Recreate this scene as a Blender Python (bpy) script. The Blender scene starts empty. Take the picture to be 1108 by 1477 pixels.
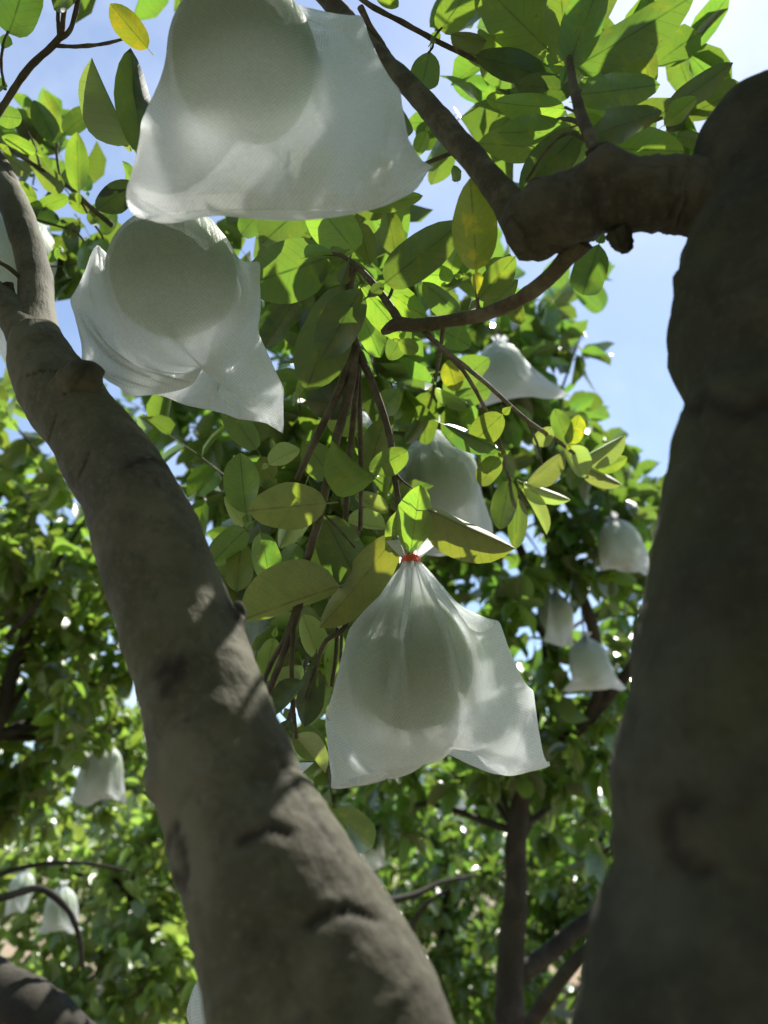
import bpy, math, random
import numpy as np
from mathutils import Vector, Matrix, noise

# ------------------------------------------------------------------ camera, sky, sun, exposure
SC = bpy.context.scene
COL = SC.collection
PITCH = math.radians(26.0)
CAM = np.array([0.0, 0.0, 1.40])
FPX = 1060.0                                   # focal length in pixels of the 1108 x 1477 frame
RIGHT = np.array([1.0, 0.0, 0.0])
FWD = np.array([0.0, math.cos(PITCH), math.sin(PITCH)])
UP = np.array([0.0, -math.sin(PITCH), math.cos(PITCH)])
FOCUS = 0.80
APERTURE = 0.0064                              # metres, entrance pupil

cam_data = bpy.data.cameras.new('camera')
cam_data.sensor_fit = 'VERTICAL'
cam_data.sensor_height = 36.0
cam_data.sensor_width = 27.0
cam_data.lens = FPX * 36.0 / 1477.0
cam_data.clip_start = 0.02
cam_data.clip_end = 2000.0
cam_data.dof.use_dof = True
cam_data.dof.focus_distance = FOCUS
cam_data.dof.aperture_fstop = cam_data.lens / (APERTURE * 1000.0)
cam = bpy.data.objects.new('camera', cam_data)
COL.objects.link(cam)
cam.location = CAM
cam.rotation_euler = (math.pi / 2 + PITCH, 0, 0)
SC.camera = cam

SUN_AZ, SUN_EL = math.radians(36.0), math.radians(60.0)
world = bpy.data.worlds.new('World')
SC.world = world
world.use_nodes = True
wn = world.node_tree.nodes
bg = wn['Background']
sky = wn.new('ShaderNodeTexSky')
sky.sky_type = 'NISHITA'
sky.sun_disc = False
sky.sun_elevation = SUN_EL
sky.sun_rotation = SUN_AZ
sky.air_density = 1.0
sky.dust_density = 0.25
sky.ozone_density = 1.0
bg.inputs['Strength'].default_value = 0.10
wl = world.node_tree.links
wtc = wn.new('ShaderNodeTexCoord')
wno = wn.new('ShaderNodeTexNoise')
wno.inputs['Scale'].default_value = 2.6
wno.inputs['Detail'].default_value = 6.0
wno.inputs['Roughness'].default_value = 0.6
wl.new(wtc.outputs['Generated'], wno.inputs['Vector'])
wmr = wn.new('ShaderNodeMapRange')
wmr.interpolation_type = 'SMOOTHSTEP'
wmr.inputs[1].default_value, wmr.inputs[2].default_value = 0.42, 0.78
wmr.inputs[3].default_value, wmr.inputs[4].default_value = 0.06, 0.42
wl.new(wno.outputs['Fac'], wmr.inputs[0])
wmx = wn.new('ShaderNodeMix')                  # thin high cloud over the clear sky
wmx.data_type = 'RGBA'
wl.new(wmr.outputs[0], wmx.inputs[0])
wl.new(sky.outputs['Color'], wmx.inputs[6])
wmx.inputs[7].default_value = (6.2, 6.6, 7.2, 1)
wl.new(wmx.outputs[2], bg.inputs['Color'])

sun_data = bpy.data.lights.new('sun', 'SUN')
sun_data.energy = 5.0
sun_data.angle = math.radians(0.53)
sun_data.color = (1.0, 0.95, 0.87)
sun = bpy.data.objects.new('sun', sun_data)
COL.objects.link(sun)
SUN = Vector((math.sin(SUN_AZ) * math.cos(SUN_EL), math.cos(SUN_AZ) * math.cos(SUN_EL), math.sin(SUN_EL)))
sun.rotation_euler = SUN.to_track_quat('Z', 'Y').to_euler()
sun.location = (0, 0, 30)

SC.view_settings.view_transform = 'Standard'
SC.view_settings.look = 'None'
SC.view_settings.gamma = 1.0
SC.view_settings.exposure = 1.10
SC.render.engine = 'CYCLES'
SC.cycles.use_denoising = True
try:
    SC.cycles.denoiser = 'OPENIMAGEDENOISE'
    SC.cycles.denoising_input_passes = 'RGB_ALBEDO_NORMAL'
except Exception:
    pass
SC.cycles.max_bounces = 10
SC.cycles.diffuse_bounces = 4
SC.cycles.transmission_bounces = 8
SC.cycles.transparent_max_bounces = 24
SC.cycles.sample_clamp_indirect = 6.0

rng = np.random.default_rng(7)
random.seed(7)


def P(x, y, d):
    """world point that stands d metres in front of the lens plane at photograph pixel (x, y)"""
    return CAM + d * (FWD + (x - 554.0) / FPX * RIGHT - (y - 738.5) / FPX * UP)


def project(p):
    v = np.asarray(p) - CAM
    d = v @ FWD
    return 554.0 + FPX * (v @ RIGHT) / d, 738.5 - FPX * (v @ UP) / d, d


# ------------------------------------------------------------------ helpers
def fast_mesh(name, verts, faces, uvs=None, smooth=True, mat=None):
    """verts (N,3); faces (M,4) quads, -1 in the last column for a triangle is not used; uvs (N,2)"""
    me = bpy.data.meshes.new(name)
    verts = np.asarray(verts, dtype=np.float32)
    faces = np.asarray(faces, dtype=np.int32)
    k = faces.shape[1]
    me.vertices.add(len(verts))
    me.vertices.foreach_set('co', verts.ravel())
    me.loops.add(faces.size)
    me.loops.foreach_set('vertex_index', faces.ravel())
    me.polygons.add(len(faces))
    me.polygons.foreach_set('loop_start', np.arange(0, faces.size, k, dtype=np.int32))
    me.polygons.foreach_set('loop_total', np.full(len(faces), k, dtype=np.int32))
    if smooth:
        me.polygons.foreach_set('use_smooth', np.ones(len(faces), dtype=bool))
    if uvs is not None:
        lay = me.uv_layers.new(name='UVMap')
        lay.data.foreach_set('uv', np.asarray(uvs, dtype=np.float32)[faces.ravel()].ravel())
    me.update(calc_edges=True)
    me.validate()
    if mat is not None:
        me.materials.append(mat)
    return me


def link(name, me, parent=None, matrix=None):
    o = bpy.data.objects.new(name, me)
    COL.objects.link(o)
    if parent is not None:
        o.parent = parent
        o.matrix_parent_inverse = Matrix.Translation(-Vector(parent.location))
    if matrix is not None:
        o.matrix_basis = matrix
    return o


def thing(name, label, cat, loc, group=None):
    o = bpy.data.objects.new(name, None)
    o.empty_display_size = 0.05
    COL.objects.link(o)
    o.location = Vector(loc)
    o['label'] = label
    o['category'] = cat
    if group:
        o['group'] = group
    return o


def catmull(pts, n):
    pts = np.asarray(pts, dtype=float)
    m = len(pts)
    if m == 2:
        t = np.linspace(0, 1, n)[:, None]
        return pts[0] * (1 - t) + pts[1] * t
    kn = np.concatenate([[0], np.cumsum(np.sqrt(np.linalg.norm(np.diff(pts[:, :3], axis=0), axis=1)) + 1e-6)])
    h = np.diff(kn)
    sl = np.diff(pts, axis=0) / h[:, None]
    tn = np.zeros_like(pts)
    tn[1:-1] = (sl[:-1] * h[1:, None] + sl[1:] * h[:-1, None]) / (h[:-1] + h[1:])[:, None]
    tn[0], tn[-1] = sl[0], sl[-1]
    out = []
    for t in np.linspace(0, kn[-1], n):
        i = min(m - 2, max(0, int(np.searchsorted(kn, t, side='right')) - 1))
        u = (t - kn[i]) / h[i]
        out.append((2 * u ** 3 - 3 * u * u + 1) * pts[i] + (u ** 3 - 2 * u * u + u) * h[i] * tn[i] + (3 * u * u - 2 * u ** 3) * pts[i + 1] + (u ** 3 - u * u) * h[i] * tn[i + 1])
    return np.array(out)


def tube_arrays(pts, radii, n=24, segs=12, rough=0.0, freq=20.0, bulges=(), cap=True, ovality=0.0, seed=0.0, rings=0):
    """pts (m,3), radii (m,) -> swept tube with organic relief; bulges: (point, amount, spread)"""
    rr = catmull(np.column_stack([pts, radii]), n)
    c, r = rr[:, :3], np.maximum(rr[:, 3], 0.0004)
    tan = np.gradient(c, axis=0)
    tan /= np.linalg.norm(tan, axis=1)[:, None] + 1e-12
    ref = np.array([0.31, -0.87, 0.38])
    nx = np.cross(tan[0], ref)
    nx /= np.linalg.norm(nx)
    ang = np.arange(segs) / segs * 2 * math.pi
    V = np.zeros((n, segs, 3))
    arc = np.concatenate([[0], np.cumsum(np.linalg.norm(np.diff(c, axis=0), axis=1))])
    rg = np.random.default_rng(int(abs(seed) * 10) + 5)
    ringset = [(rg.uniform(.3, 1) * arc[-1], rg.uniform(0, 6.28), rg.uniform(.5, 1.6), rg.uniform(.0012, .0034), rg.choice([-1, 1, 1]) * rg.uniform(.0005, .0015), rg.normal(0, .008)) for _ in range(rings)]
    for i in range(n):
        nx = nx - tan[i] * (nx @ tan[i])
        nx /= np.linalg.norm(nx)
        ny = np.cross(tan[i], nx)
        dirs = np.cos(ang)[:, None] * nx + np.sin(ang)[:, None] * ny
        rad = r[i] * (1 + ovality * np.cos(2 * ang + 0.6))
        p = c[i] + dirs * rad[:, None]
        if rough > 0:
            for k in range(segs):
                q = Vector(p[k]) * freq + Vector((seed, 0, 0))
                h = noise.fractal(q, 0.9, 2.1, 4) * rough
                p[k] = p[k] + dirs[k] * h
        if rings:                                     # growth rings, wrinkles and healed scars that run part of the way round
            for (s0, a0, wa, ws, am, tilt) in ringset:
                if abs(arc[i] - s0) < .03:
                    da = np.abs((ang - a0 + math.pi) % (2 * math.pi) - math.pi)
                    ds_ = arc[i] - s0 - tilt * np.sin(ang - a0) - .0016 * np.sin(ang * 9 + a0 * 5)
                    p = p + dirs * (am * np.exp(-(ds_ / ws) ** 2) * np.exp(-(da / wa) ** 4))[:, None]
        for bp, amt, spr in bulges:
            dd = np.linalg.norm(p - bp, axis=1)
            p = p + dirs * (amt * np.exp(-(dd / spr) ** 2))[:, None]
        V[i] = p
    verts = V.reshape(-1, 3)
    idx = np.arange(n * segs).reshape(n, segs)
    a = idx[:-1, :]
    b = np.roll(idx, -1, axis=1)[:-1, :]
    cc = np.roll(idx, -1, axis=1)[1:, :]
    d = idx[1:, :]
    faces = np.stack([a, b, cc, d], axis=-1).reshape(-1, 4)
    L = np.concatenate([[0], np.cumsum(np.linalg.norm(np.diff(c, axis=0), axis=1))])
    uv = np.stack([np.tile(np.arange(segs) / segs, n), np.repeat(L, segs)], axis=-1)
    if cap:
        v2 = np.vstack([verts, c[0] - tan[0] * r[0] * 0.25, c[-1] + tan[-1] * r[-1] * 0.35])
        k0, k1 = len(verts), len(verts) + 1
        f0 = np.array([[idx[0, (j + 1) % segs], idx[0, j], k0, k0] for j in range(segs)])
        f1 = np.array([[idx[-1, j], idx[-1, (j + 1) % segs], k1, k1] for j in range(segs)])
        return v2, faces, np.vstack([uv, [0.5, 0], [0.5, L[-1]]]), f0[:, :3], f1[:, :3]
    return verts, faces, uv, None, None


def tube(name, pts, radii, parent, mat, scars_shade=(), **kw):
    v, f, uv, f0, f1 = tube_arrays(np.asarray(pts, float), np.asarray(radii, float), **kw)
    mark = np.zeros(len(v))
    for line, wid, dep in scars_shade:                      # old pruning cuts, cracks, and dark bands painted for shade and moss: sunken, dark, ragged
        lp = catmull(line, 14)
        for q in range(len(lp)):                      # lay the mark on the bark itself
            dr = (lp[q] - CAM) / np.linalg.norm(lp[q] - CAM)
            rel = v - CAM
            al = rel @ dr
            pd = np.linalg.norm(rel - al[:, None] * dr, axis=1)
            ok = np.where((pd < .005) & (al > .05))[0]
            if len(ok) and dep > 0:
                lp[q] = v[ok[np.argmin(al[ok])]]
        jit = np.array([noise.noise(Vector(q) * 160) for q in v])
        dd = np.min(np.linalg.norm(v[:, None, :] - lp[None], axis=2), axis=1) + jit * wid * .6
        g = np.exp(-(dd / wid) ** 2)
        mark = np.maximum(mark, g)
        cen = lp.mean(axis=0)
        axis_c = catmull(pts, 60)
        near = axis_c[np.argmin(np.linalg.norm(axis_c[None] - cen, axis=2), axis=1)[0]]
        inward = near - cen
        inward /= np.linalg.norm(inward)
        v = v + inward * (g * dep)[:, None]
    me = bpy.data.meshes.new(name)
    fl = [tuple(int(i) for i in q) for q in f]
    if f0 is not None:
        fl += [tuple(int(i) for i in q) for q in f0] + [tuple(int(i) for i in q) for q in f1]
    me.from_pydata([tuple(p) for p in v], [], fl)
    me.polygons.foreach_set('use_smooth', np.ones(len(me.polygons), dtype=bool))
    lay = me.uv_layers.new(name='UVMap')
    li = np.zeros(len(me.loops), dtype=np.int32)
    me.loops.foreach_get('vertex_index', li)
    lay.data.foreach_set('uv', uv[li].astype(np.float32).ravel())
    if scars_shade:
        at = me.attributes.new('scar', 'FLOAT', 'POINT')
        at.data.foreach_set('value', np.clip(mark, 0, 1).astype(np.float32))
    me.materials.append(mat)
    return link(name, me, parent)


# ------------------------------------------------------------------ materials
class NT:
    def __init__(self, name):
        self.m = bpy.data.materials.new(name)
        self.m.use_nodes = True
        self.t = self.m.node_tree
        self.t.nodes.clear()
        self.out = self.t.nodes.new('ShaderNodeOutputMaterial')

    def n(self, kind, **kw):
        nd = self.t.nodes.new(kind)
        for k, v in kw.items():
            if hasattr(nd, k):
                setattr(nd, k, v)
        return nd

    def l(self, a, b):
        self.t.links.new(a, b)

    def val(self, sock, v):
        if hasattr(v, 'is_linked') or hasattr(v, 'links'):
            self.l(v, sock)
        else:
            sock.default_value = v

    def math(self, op, a, b=None, clamp=False):
        nd = self.n('ShaderNodeMath', operation=op, use_clamp=clamp)
        self.val(nd.inputs[0], a)
        if b is not None:
            self.val(nd.inputs[1], b)
        return nd.outputs[0]

    def mix(self, fac, a, b, blend='MIX'):
        nd = self.n('ShaderNodeMix', data_type='RGBA', blend_type=blend)
        self.val(nd.inputs[0], fac)
        self.val(nd.inputs[6], a)
        self.val(nd.inputs[7], b)
        return nd.outputs[2]

    def noise(self, vec, scale, detail=3.0, rough=0.55):
        nd = self.n('ShaderNodeTexNoise')
        if vec is not None:
            self.l(vec, nd.inputs['Vector'])
        nd.inputs['Scale'].default_value = scale
        nd.inputs['Detail'].default_value = detail
        nd.inputs['Roughness'].default_value = rough
        return nd.outputs['Fac']

    def ramp(self, fac, stops):
        nd = self.n('ShaderNodeValToRGB')
        self.l(fac, nd.inputs[0])
        e = nd.color_ramp.elements
        while len(e) < len(stops):
            e.new(0.5)
        for el, (p, c) in zip(e, stops):
            el.position = p
            el.color = c if len(c) == 4 else (*c, 1)
        return nd.outputs[0]

    def smooth(self, v, lo, hi):
        nd = self.n('ShaderNodeMapRange', interpolation_type='SMOOTHSTEP')
        self.val(nd.inputs[0], v)
        nd.inputs[1].default_value = lo
        nd.inputs[2].default_value = hi
        return nd.outputs[0]


def leaf_material(name, top, under, trans, spots=0.0, spot_col=(0.45, 0.28, 0.01, 1), dust=0.0, gloss=0.27):
    t = NT(name)
    uv = t.n('ShaderNodeUVMap')
    sep = t.n('ShaderNodeSeparateXYZ')
    t.l(uv.outputs[0], sep.inputs[0])
    geo = t.n('ShaderNodeNewGeometry')
    oi = t.n('ShaderNodeObjectInfo')
    rnd = t.math('FRACT', t.math('ADD', geo.outputs['Random Per Island'], oi.outputs['Random']))
    tc = t.n('ShaderNodeTexCoord')
    # side coordinate: distance from the midrib
    side = t.math('ABSOLUTE', t.math('SUBTRACT', sep.outputs[0], 0.5))
    rib = t.math('SUBTRACT', 1.0, t.smooth(side, 0.008, 0.030))
    # side veins: slanted thin lines
    vv = t.math('SUBTRACT', sep.outputs[1], t.math('MULTIPLY', side, 0.55))
    vein = t.math('ABSOLUTE', t.math('SUBTRACT', t.math('FRACT', t.math('MULTIPLY', vv, 9.0)), 0.5))
    vein = t.math('MULTIPLY', t.smooth(vein, 0.42, 0.5), 0.45)
    veins = t.math('MAXIMUM', rib, vein)
    # mottling in leaf space, shifted per leaf
    comb = t.n('ShaderNodeCombineXYZ')
    t.l(sep.outputs[0], comb.inputs[0])
    t.l(t.math('MULTIPLY', sep.outputs[1], 2.0), comb.inputs[1])
    t.l(t.math('MULTIPLY', rnd, 37.0), comb.inputs[2])
    mot = t.noise(comb.outputs[0], 3.2, 4.0)
    fine = t.noise(comb.outputs[0], 26.0, 3.0)
    hue = t.n('ShaderNodeHueSaturation')
    vary = t.math('ADD', 0.58, t.math('MULTIPLY', rnd, 0.66))
    topc = t.mix(t.math('MULTIPLY', veins, 0.35), top, (0.16, 0.22, 0.05, 1))
    undc = t.mix(t.math('MULTIPLY', veins, 0.55), under, (under[0] * .45, under[1] * .5, under[2] * .5, 1))
    base = t.mix(geo.outputs['Backfacing'], topc, undc)
    base = t.mix(t.smooth(mot, 0.35, 0.75), base, t.mix(0.5, base, (0.09, 0.13, 0.01, 1)))
    trc = t.mix(t.math('MULTIPLY', veins, 0.85), trans, (trans[0] * 0.30, trans[1] * 0.34, trans[2] * 0.5, 1))
    trc = t.mix(t.smooth(mot, 0.3, 0.8), trc, (trans[0] * 1.28, trans[1] * 1.05, trans[2], 1))
    if spots > 0:
        s1 = t.smooth(mot, 0.60 - spots * 0.15, 0.72)
        yel = t.math('MULTIPLY', s1, min(1.0, spots))
        base = t.mix(yel, base, spot_col)
        trc = t.mix(yel, trc, (spot_col[0] * 1.1, spot_col[1] * 1.1, 0.005, 1))
        blk = t.math('MULTIPLY', t.smooth(fine, 0.66, 0.72), t.smooth(mot, 0.42, 0.6))
        base = t.mix(blk, base, (0.02, 0.015, 0.005, 1))
        trc = t.mix(blk, trc, (0.01, 0.006, 0.0, 1))
    if dust > 0:
        dm = t.math('MULTIPLY', t.smooth(t.noise(comb.outputs[0], 42.0, 6.0, 0.8), 0.25, 0.75), t.smooth(mot, 0.2, 0.7))
        dm = t.math('MULTIPLY', dm, dust)
        base = t.mix(dm, base, (0.30, 0.31, 0.18, 1))
        sp = t.smooth(t.noise(comb.outputs[0], 48.0, 2.0), 0.72, 0.76)
        base = t.mix(sp, base, (0.03, 0.03, 0.01, 1))
    t.l(base, hue.inputs['Color'])
    t.l(vary, hue.inputs['Value'])
    hue.inputs['Hue'].default_value = 0.5
    t.l(t.math('ADD', 0.485, t.math('MULTIPLY', rnd, 0.03)), hue.inputs['Hue'])
    hue2 = t.n('ShaderNodeHueSaturation')
    t.l(trc, hue2.inputs['Color'])
    t.l(vary, hue2.inputs['Value'])
    t.l(t.math('ADD', 0.48, t.math('MULTIPLY', rnd, 0.035)), hue2.inputs['Hue'])
    bump = t.n('ShaderNodeBump')
    bump.inputs['Strength'].default_value = 0.35
    bump.inputs['Distance'].default_value = 0.0012
    t.l(t.math('ADD', t.math('MULTIPLY', veins, -0.6), t.math('MULTIPLY', mot, 0.9)), bump.inputs['Height'])
    pb = t.n('ShaderNodeBsdfPrincipled')
    t.l(hue.outputs[0], pb.inputs['Base Color'])
    rr = t.math('ADD', gloss, t.math('MULTIPLY', geo.outputs['Backfacing'], 0.22))
    t.l(t.math('ADD', rr, t.math('MULTIPLY', mot, 0.12)), pb.inputs['Roughness'])
    pb.inputs['Specular IOR Level'].default_value = 0.75
    t.l(bump.outputs[0], pb.inputs['Normal'])
    tr = t.n('ShaderNodeBsdfTranslucent')
    t.l(hue2.outputs[0], tr.inputs['Color'])
    t.l(bump.outputs[0], tr.inputs['Normal'])
    add = t.n('ShaderNodeAddShader')
    t.l(pb.outputs[0], add.inputs[0])
    t.l(tr.outputs[0], add.inputs[1])
    t.l(add.outputs[0], t.out.inputs['Surface'])
    return t.m


TOP, UND = (0.032, 0.058, 0.016, 1), (0.068, 0.086, 0.036, 1)
M_LEAF = leaf_material('leaf_green', TOP, UND, (0.080, 0.152, 0.014, 1), spots=0.22, spot_col=(0.22, 0.21, 0.02, 1))
M_YOUNG = leaf_material('leaf_young', (0.05, 0.09, 0.012, 1), (0.085, 0.115, 0.03, 1), (0.126, 0.215, 0.016, 1), spots=0.15, spot_col=(0.28, 0.26, 0.02, 1))
M_DARK = leaf_material('leaf_dark', (0.018, 0.042, 0.011, 1), (0.030, 0.050, 0.020, 1), (0.014, 0.032, 0.003, 1), gloss=0.28)  # shade of a self-shadowed leaf put into its near-black green
M_MID = leaf_material('leaf_mature', (0.024, 0.050, 0.013, 1), (0.050, 0.072, 0.028, 1), (0.042, 0.092, 0.009, 1), spots=0.2, spot_col=(0.16, 0.16, 0.02, 1), gloss=0.24)
M_YELLOW = leaf_material('leaf_yellowing', (0.08, 0.09, 0.012, 1), (0.11, 0.115, 0.03, 1), (0.17, 0.22, 0.010, 1), spots=0.5, spot_col=(0.34, 0.27, 0.015, 1))
M_ORANGE = leaf_material('leaf_orange', (0.35, 0.22, 0.02, 1), (0.38, 0.25, 0.03, 1), (0.45, 0.27, 0.01, 1), spots=0.3)
M_DUSTY = leaf_material('leaf_dusty', (0.07, 0.085, 0.03, 1), (0.12, 0.135, 0.060, 1), (0.115, 0.150, 0.010, 1), dust=0.62, gloss=0.45)
M_PALE = leaf_material('leaf_pale', (0.10, 0.14, 0.06, 1), (0.20, 0.23, 0.13, 1), (0.13, 0.19, 0.03, 1), dust=0.35, gloss=0.40)
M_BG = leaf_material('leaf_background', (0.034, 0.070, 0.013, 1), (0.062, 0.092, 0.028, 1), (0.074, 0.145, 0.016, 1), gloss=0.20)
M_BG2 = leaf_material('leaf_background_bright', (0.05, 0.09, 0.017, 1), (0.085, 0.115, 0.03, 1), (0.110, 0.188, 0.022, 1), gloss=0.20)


M_BG3 = leaf_material('leaf_background_pale', (0.085, 0.125, 0.035, 1), (0.12, 0.15, 0.05, 1), (0.145, 0.232, 0.036, 1), gloss=0.30)  # paler tone stands in for sun highlights on the leaf tops


def bark_material(name, base, light, dark, moss=(0.05, 0.055, 0.02, 1), moss_amt=0.5, scale=1.0, bump_d=0.004):
    t = NT(name)
    tc = t.n('ShaderNodeTexCoord')
    obj = tc.outputs['Object']
    big = t.noise(obj, 9 * scale, 5.0, 0.6)
    mid = t.noise(obj, 34 * scale, 5.0, 0.65)
    fin = t.noise(obj, 160 * scale, 4.0, 0.6)
    uv = t.n('ShaderNodeUVMap')
    mp = t.n('ShaderNodeMapping')
    t.l(uv.outputs[0], mp.inputs[0])
    mp.inputs['Scale'].default_value = (26, 30, 1)
    # lengthwise fissures / grain
    grain = t.noise(mp.outputs[0], 1.0, 5.0, 0.7)
    # short cross cracks
    mp2 = t.n('ShaderNodeMapping')
    t.l(uv.outputs[0], mp2.inputs[0])
    mp2.inputs['Scale'].default_value = (5, 85, 1)
    cross = t.noise(mp2.outputs[0], 1.0, 4.0, 0.6)
    c = t.mix(t.smooth(big, 0.43, 0.60), base, light)
    c = t.mix(t.math('MULTIPLY', t.smooth(t.noise(obj, 16 * scale, 6.0, 0.7), 0.46, 0.70), 0.45), c, dark)  # broad dark blotches, partly painted in place of tree shade
    c = t.mix(t.math('MULTIPLY', t.smooth(mid, 0.5, 0.72), 0.55), c, dark)
    c = t.mix(t.math('MULTIPLY', t.smooth(t.noise(obj, 5.5 * scale, 4.0), 0.42, 0.7), moss_amt), c, moss)
    c = t.mix(t.math('MULTIPLY', t.smooth(fin, 0.52, 0.68), 0.45), c, light)
    c = t.mix(t.math('MULTIPLY', t.smooth(grain, 0.55, 0.72), 0.5), c, dark)
    crack = t.math('MULTIPLY', t.smooth(cross, 0.64, 0.74), t.smooth(t.noise(obj, 21 * scale, 3.0), 0.56, 0.66))
    c = t.mix(t.math('MULTIPLY', crack, 0.6), c, (dark[0] * 0.4, dark[1] * 0.4, dark[2] * 0.4, 1))
    # small pale lichen dots
    vor = t.n('ShaderNodeTexVoronoi')
    t.l(obj, vor.inputs['Vector'])
    vor.inputs['Scale'].default_value = 55 * scale
    dots = t.math('MULTIPLY', t.math('SUBTRACT', 1.0, t.smooth(vor.outputs['Distance'], 0.10, 0.20)), t.smooth(mid, 0.52, 0.62))
    c = t.mix(t.math('MULTIPLY', dots, 0.28), c, (light[0] * 1.5, light[1] * 1.5, light[2] * 1.5, 1))
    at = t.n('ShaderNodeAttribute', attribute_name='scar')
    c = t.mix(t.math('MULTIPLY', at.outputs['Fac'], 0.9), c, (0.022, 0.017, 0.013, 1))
    h = t.math('ADD', t.math('MULTIPLY', grain, 0.55), t.math('MULTIPLY', mid, 0.8))
    h = t.math('ADD', h, t.math('MULTIPLY', fin, 0.25))
    h = t.math('SUBTRACT', h, t.math('MULTIPLY', crack, 1.3))
    bump = t.n('ShaderNodeBump')
    bump.inputs['Strength'].default_value = 1.0
    bump.inputs['Distance'].default_value = bump_d * 0.55
    t.l(h, bump.inputs['Height'])
    pb = t.n('ShaderNodeBsdfPrincipled')
    t.l(c, pb.inputs['Base Color'])
    pb.inputs['Roughness'].default_value = 0.82
    pb.inputs['Specular IOR Level'].default_value = 0.25
    t.l(bump.outputs[0], pb.inputs['Normal'])
    t.l(pb.outputs[0], t.out.inputs['Surface'])
    return t.m


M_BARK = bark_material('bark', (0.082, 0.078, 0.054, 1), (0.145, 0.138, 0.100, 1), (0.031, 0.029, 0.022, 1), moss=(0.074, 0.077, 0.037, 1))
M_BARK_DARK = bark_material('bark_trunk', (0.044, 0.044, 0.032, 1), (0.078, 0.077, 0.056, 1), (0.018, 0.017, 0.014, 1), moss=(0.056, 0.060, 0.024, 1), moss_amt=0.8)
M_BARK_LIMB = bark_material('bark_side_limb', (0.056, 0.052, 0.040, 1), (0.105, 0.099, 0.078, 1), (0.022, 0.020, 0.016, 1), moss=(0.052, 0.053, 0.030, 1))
M_BARK_BG = bark_material('bark_background', (0.026, 0.022, 0.018, 1), (0.050, 0.044, 0.034, 1), (0.012, 0.010, 0.009, 1), moss=(0.03, 0.032, 0.014, 1))  # near-black tone carries the shade on the background trunks
M_TWIG = bark_material('twig_bark', (0.085, 0.070, 0.052, 1), (0.16, 0.14, 0.10, 1), (0.03, 0.026, 0.02, 1), scale=3.0, bump_d=0.0012)
M_TWIG_GREEN = bark_material('twig_green', (0.075, 0.085, 0.035, 1), (0.13, 0.14, 0.07, 1), (0.03, 0.03, 0.018, 1), scale=3.0, bump_d=0.0008)


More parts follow.
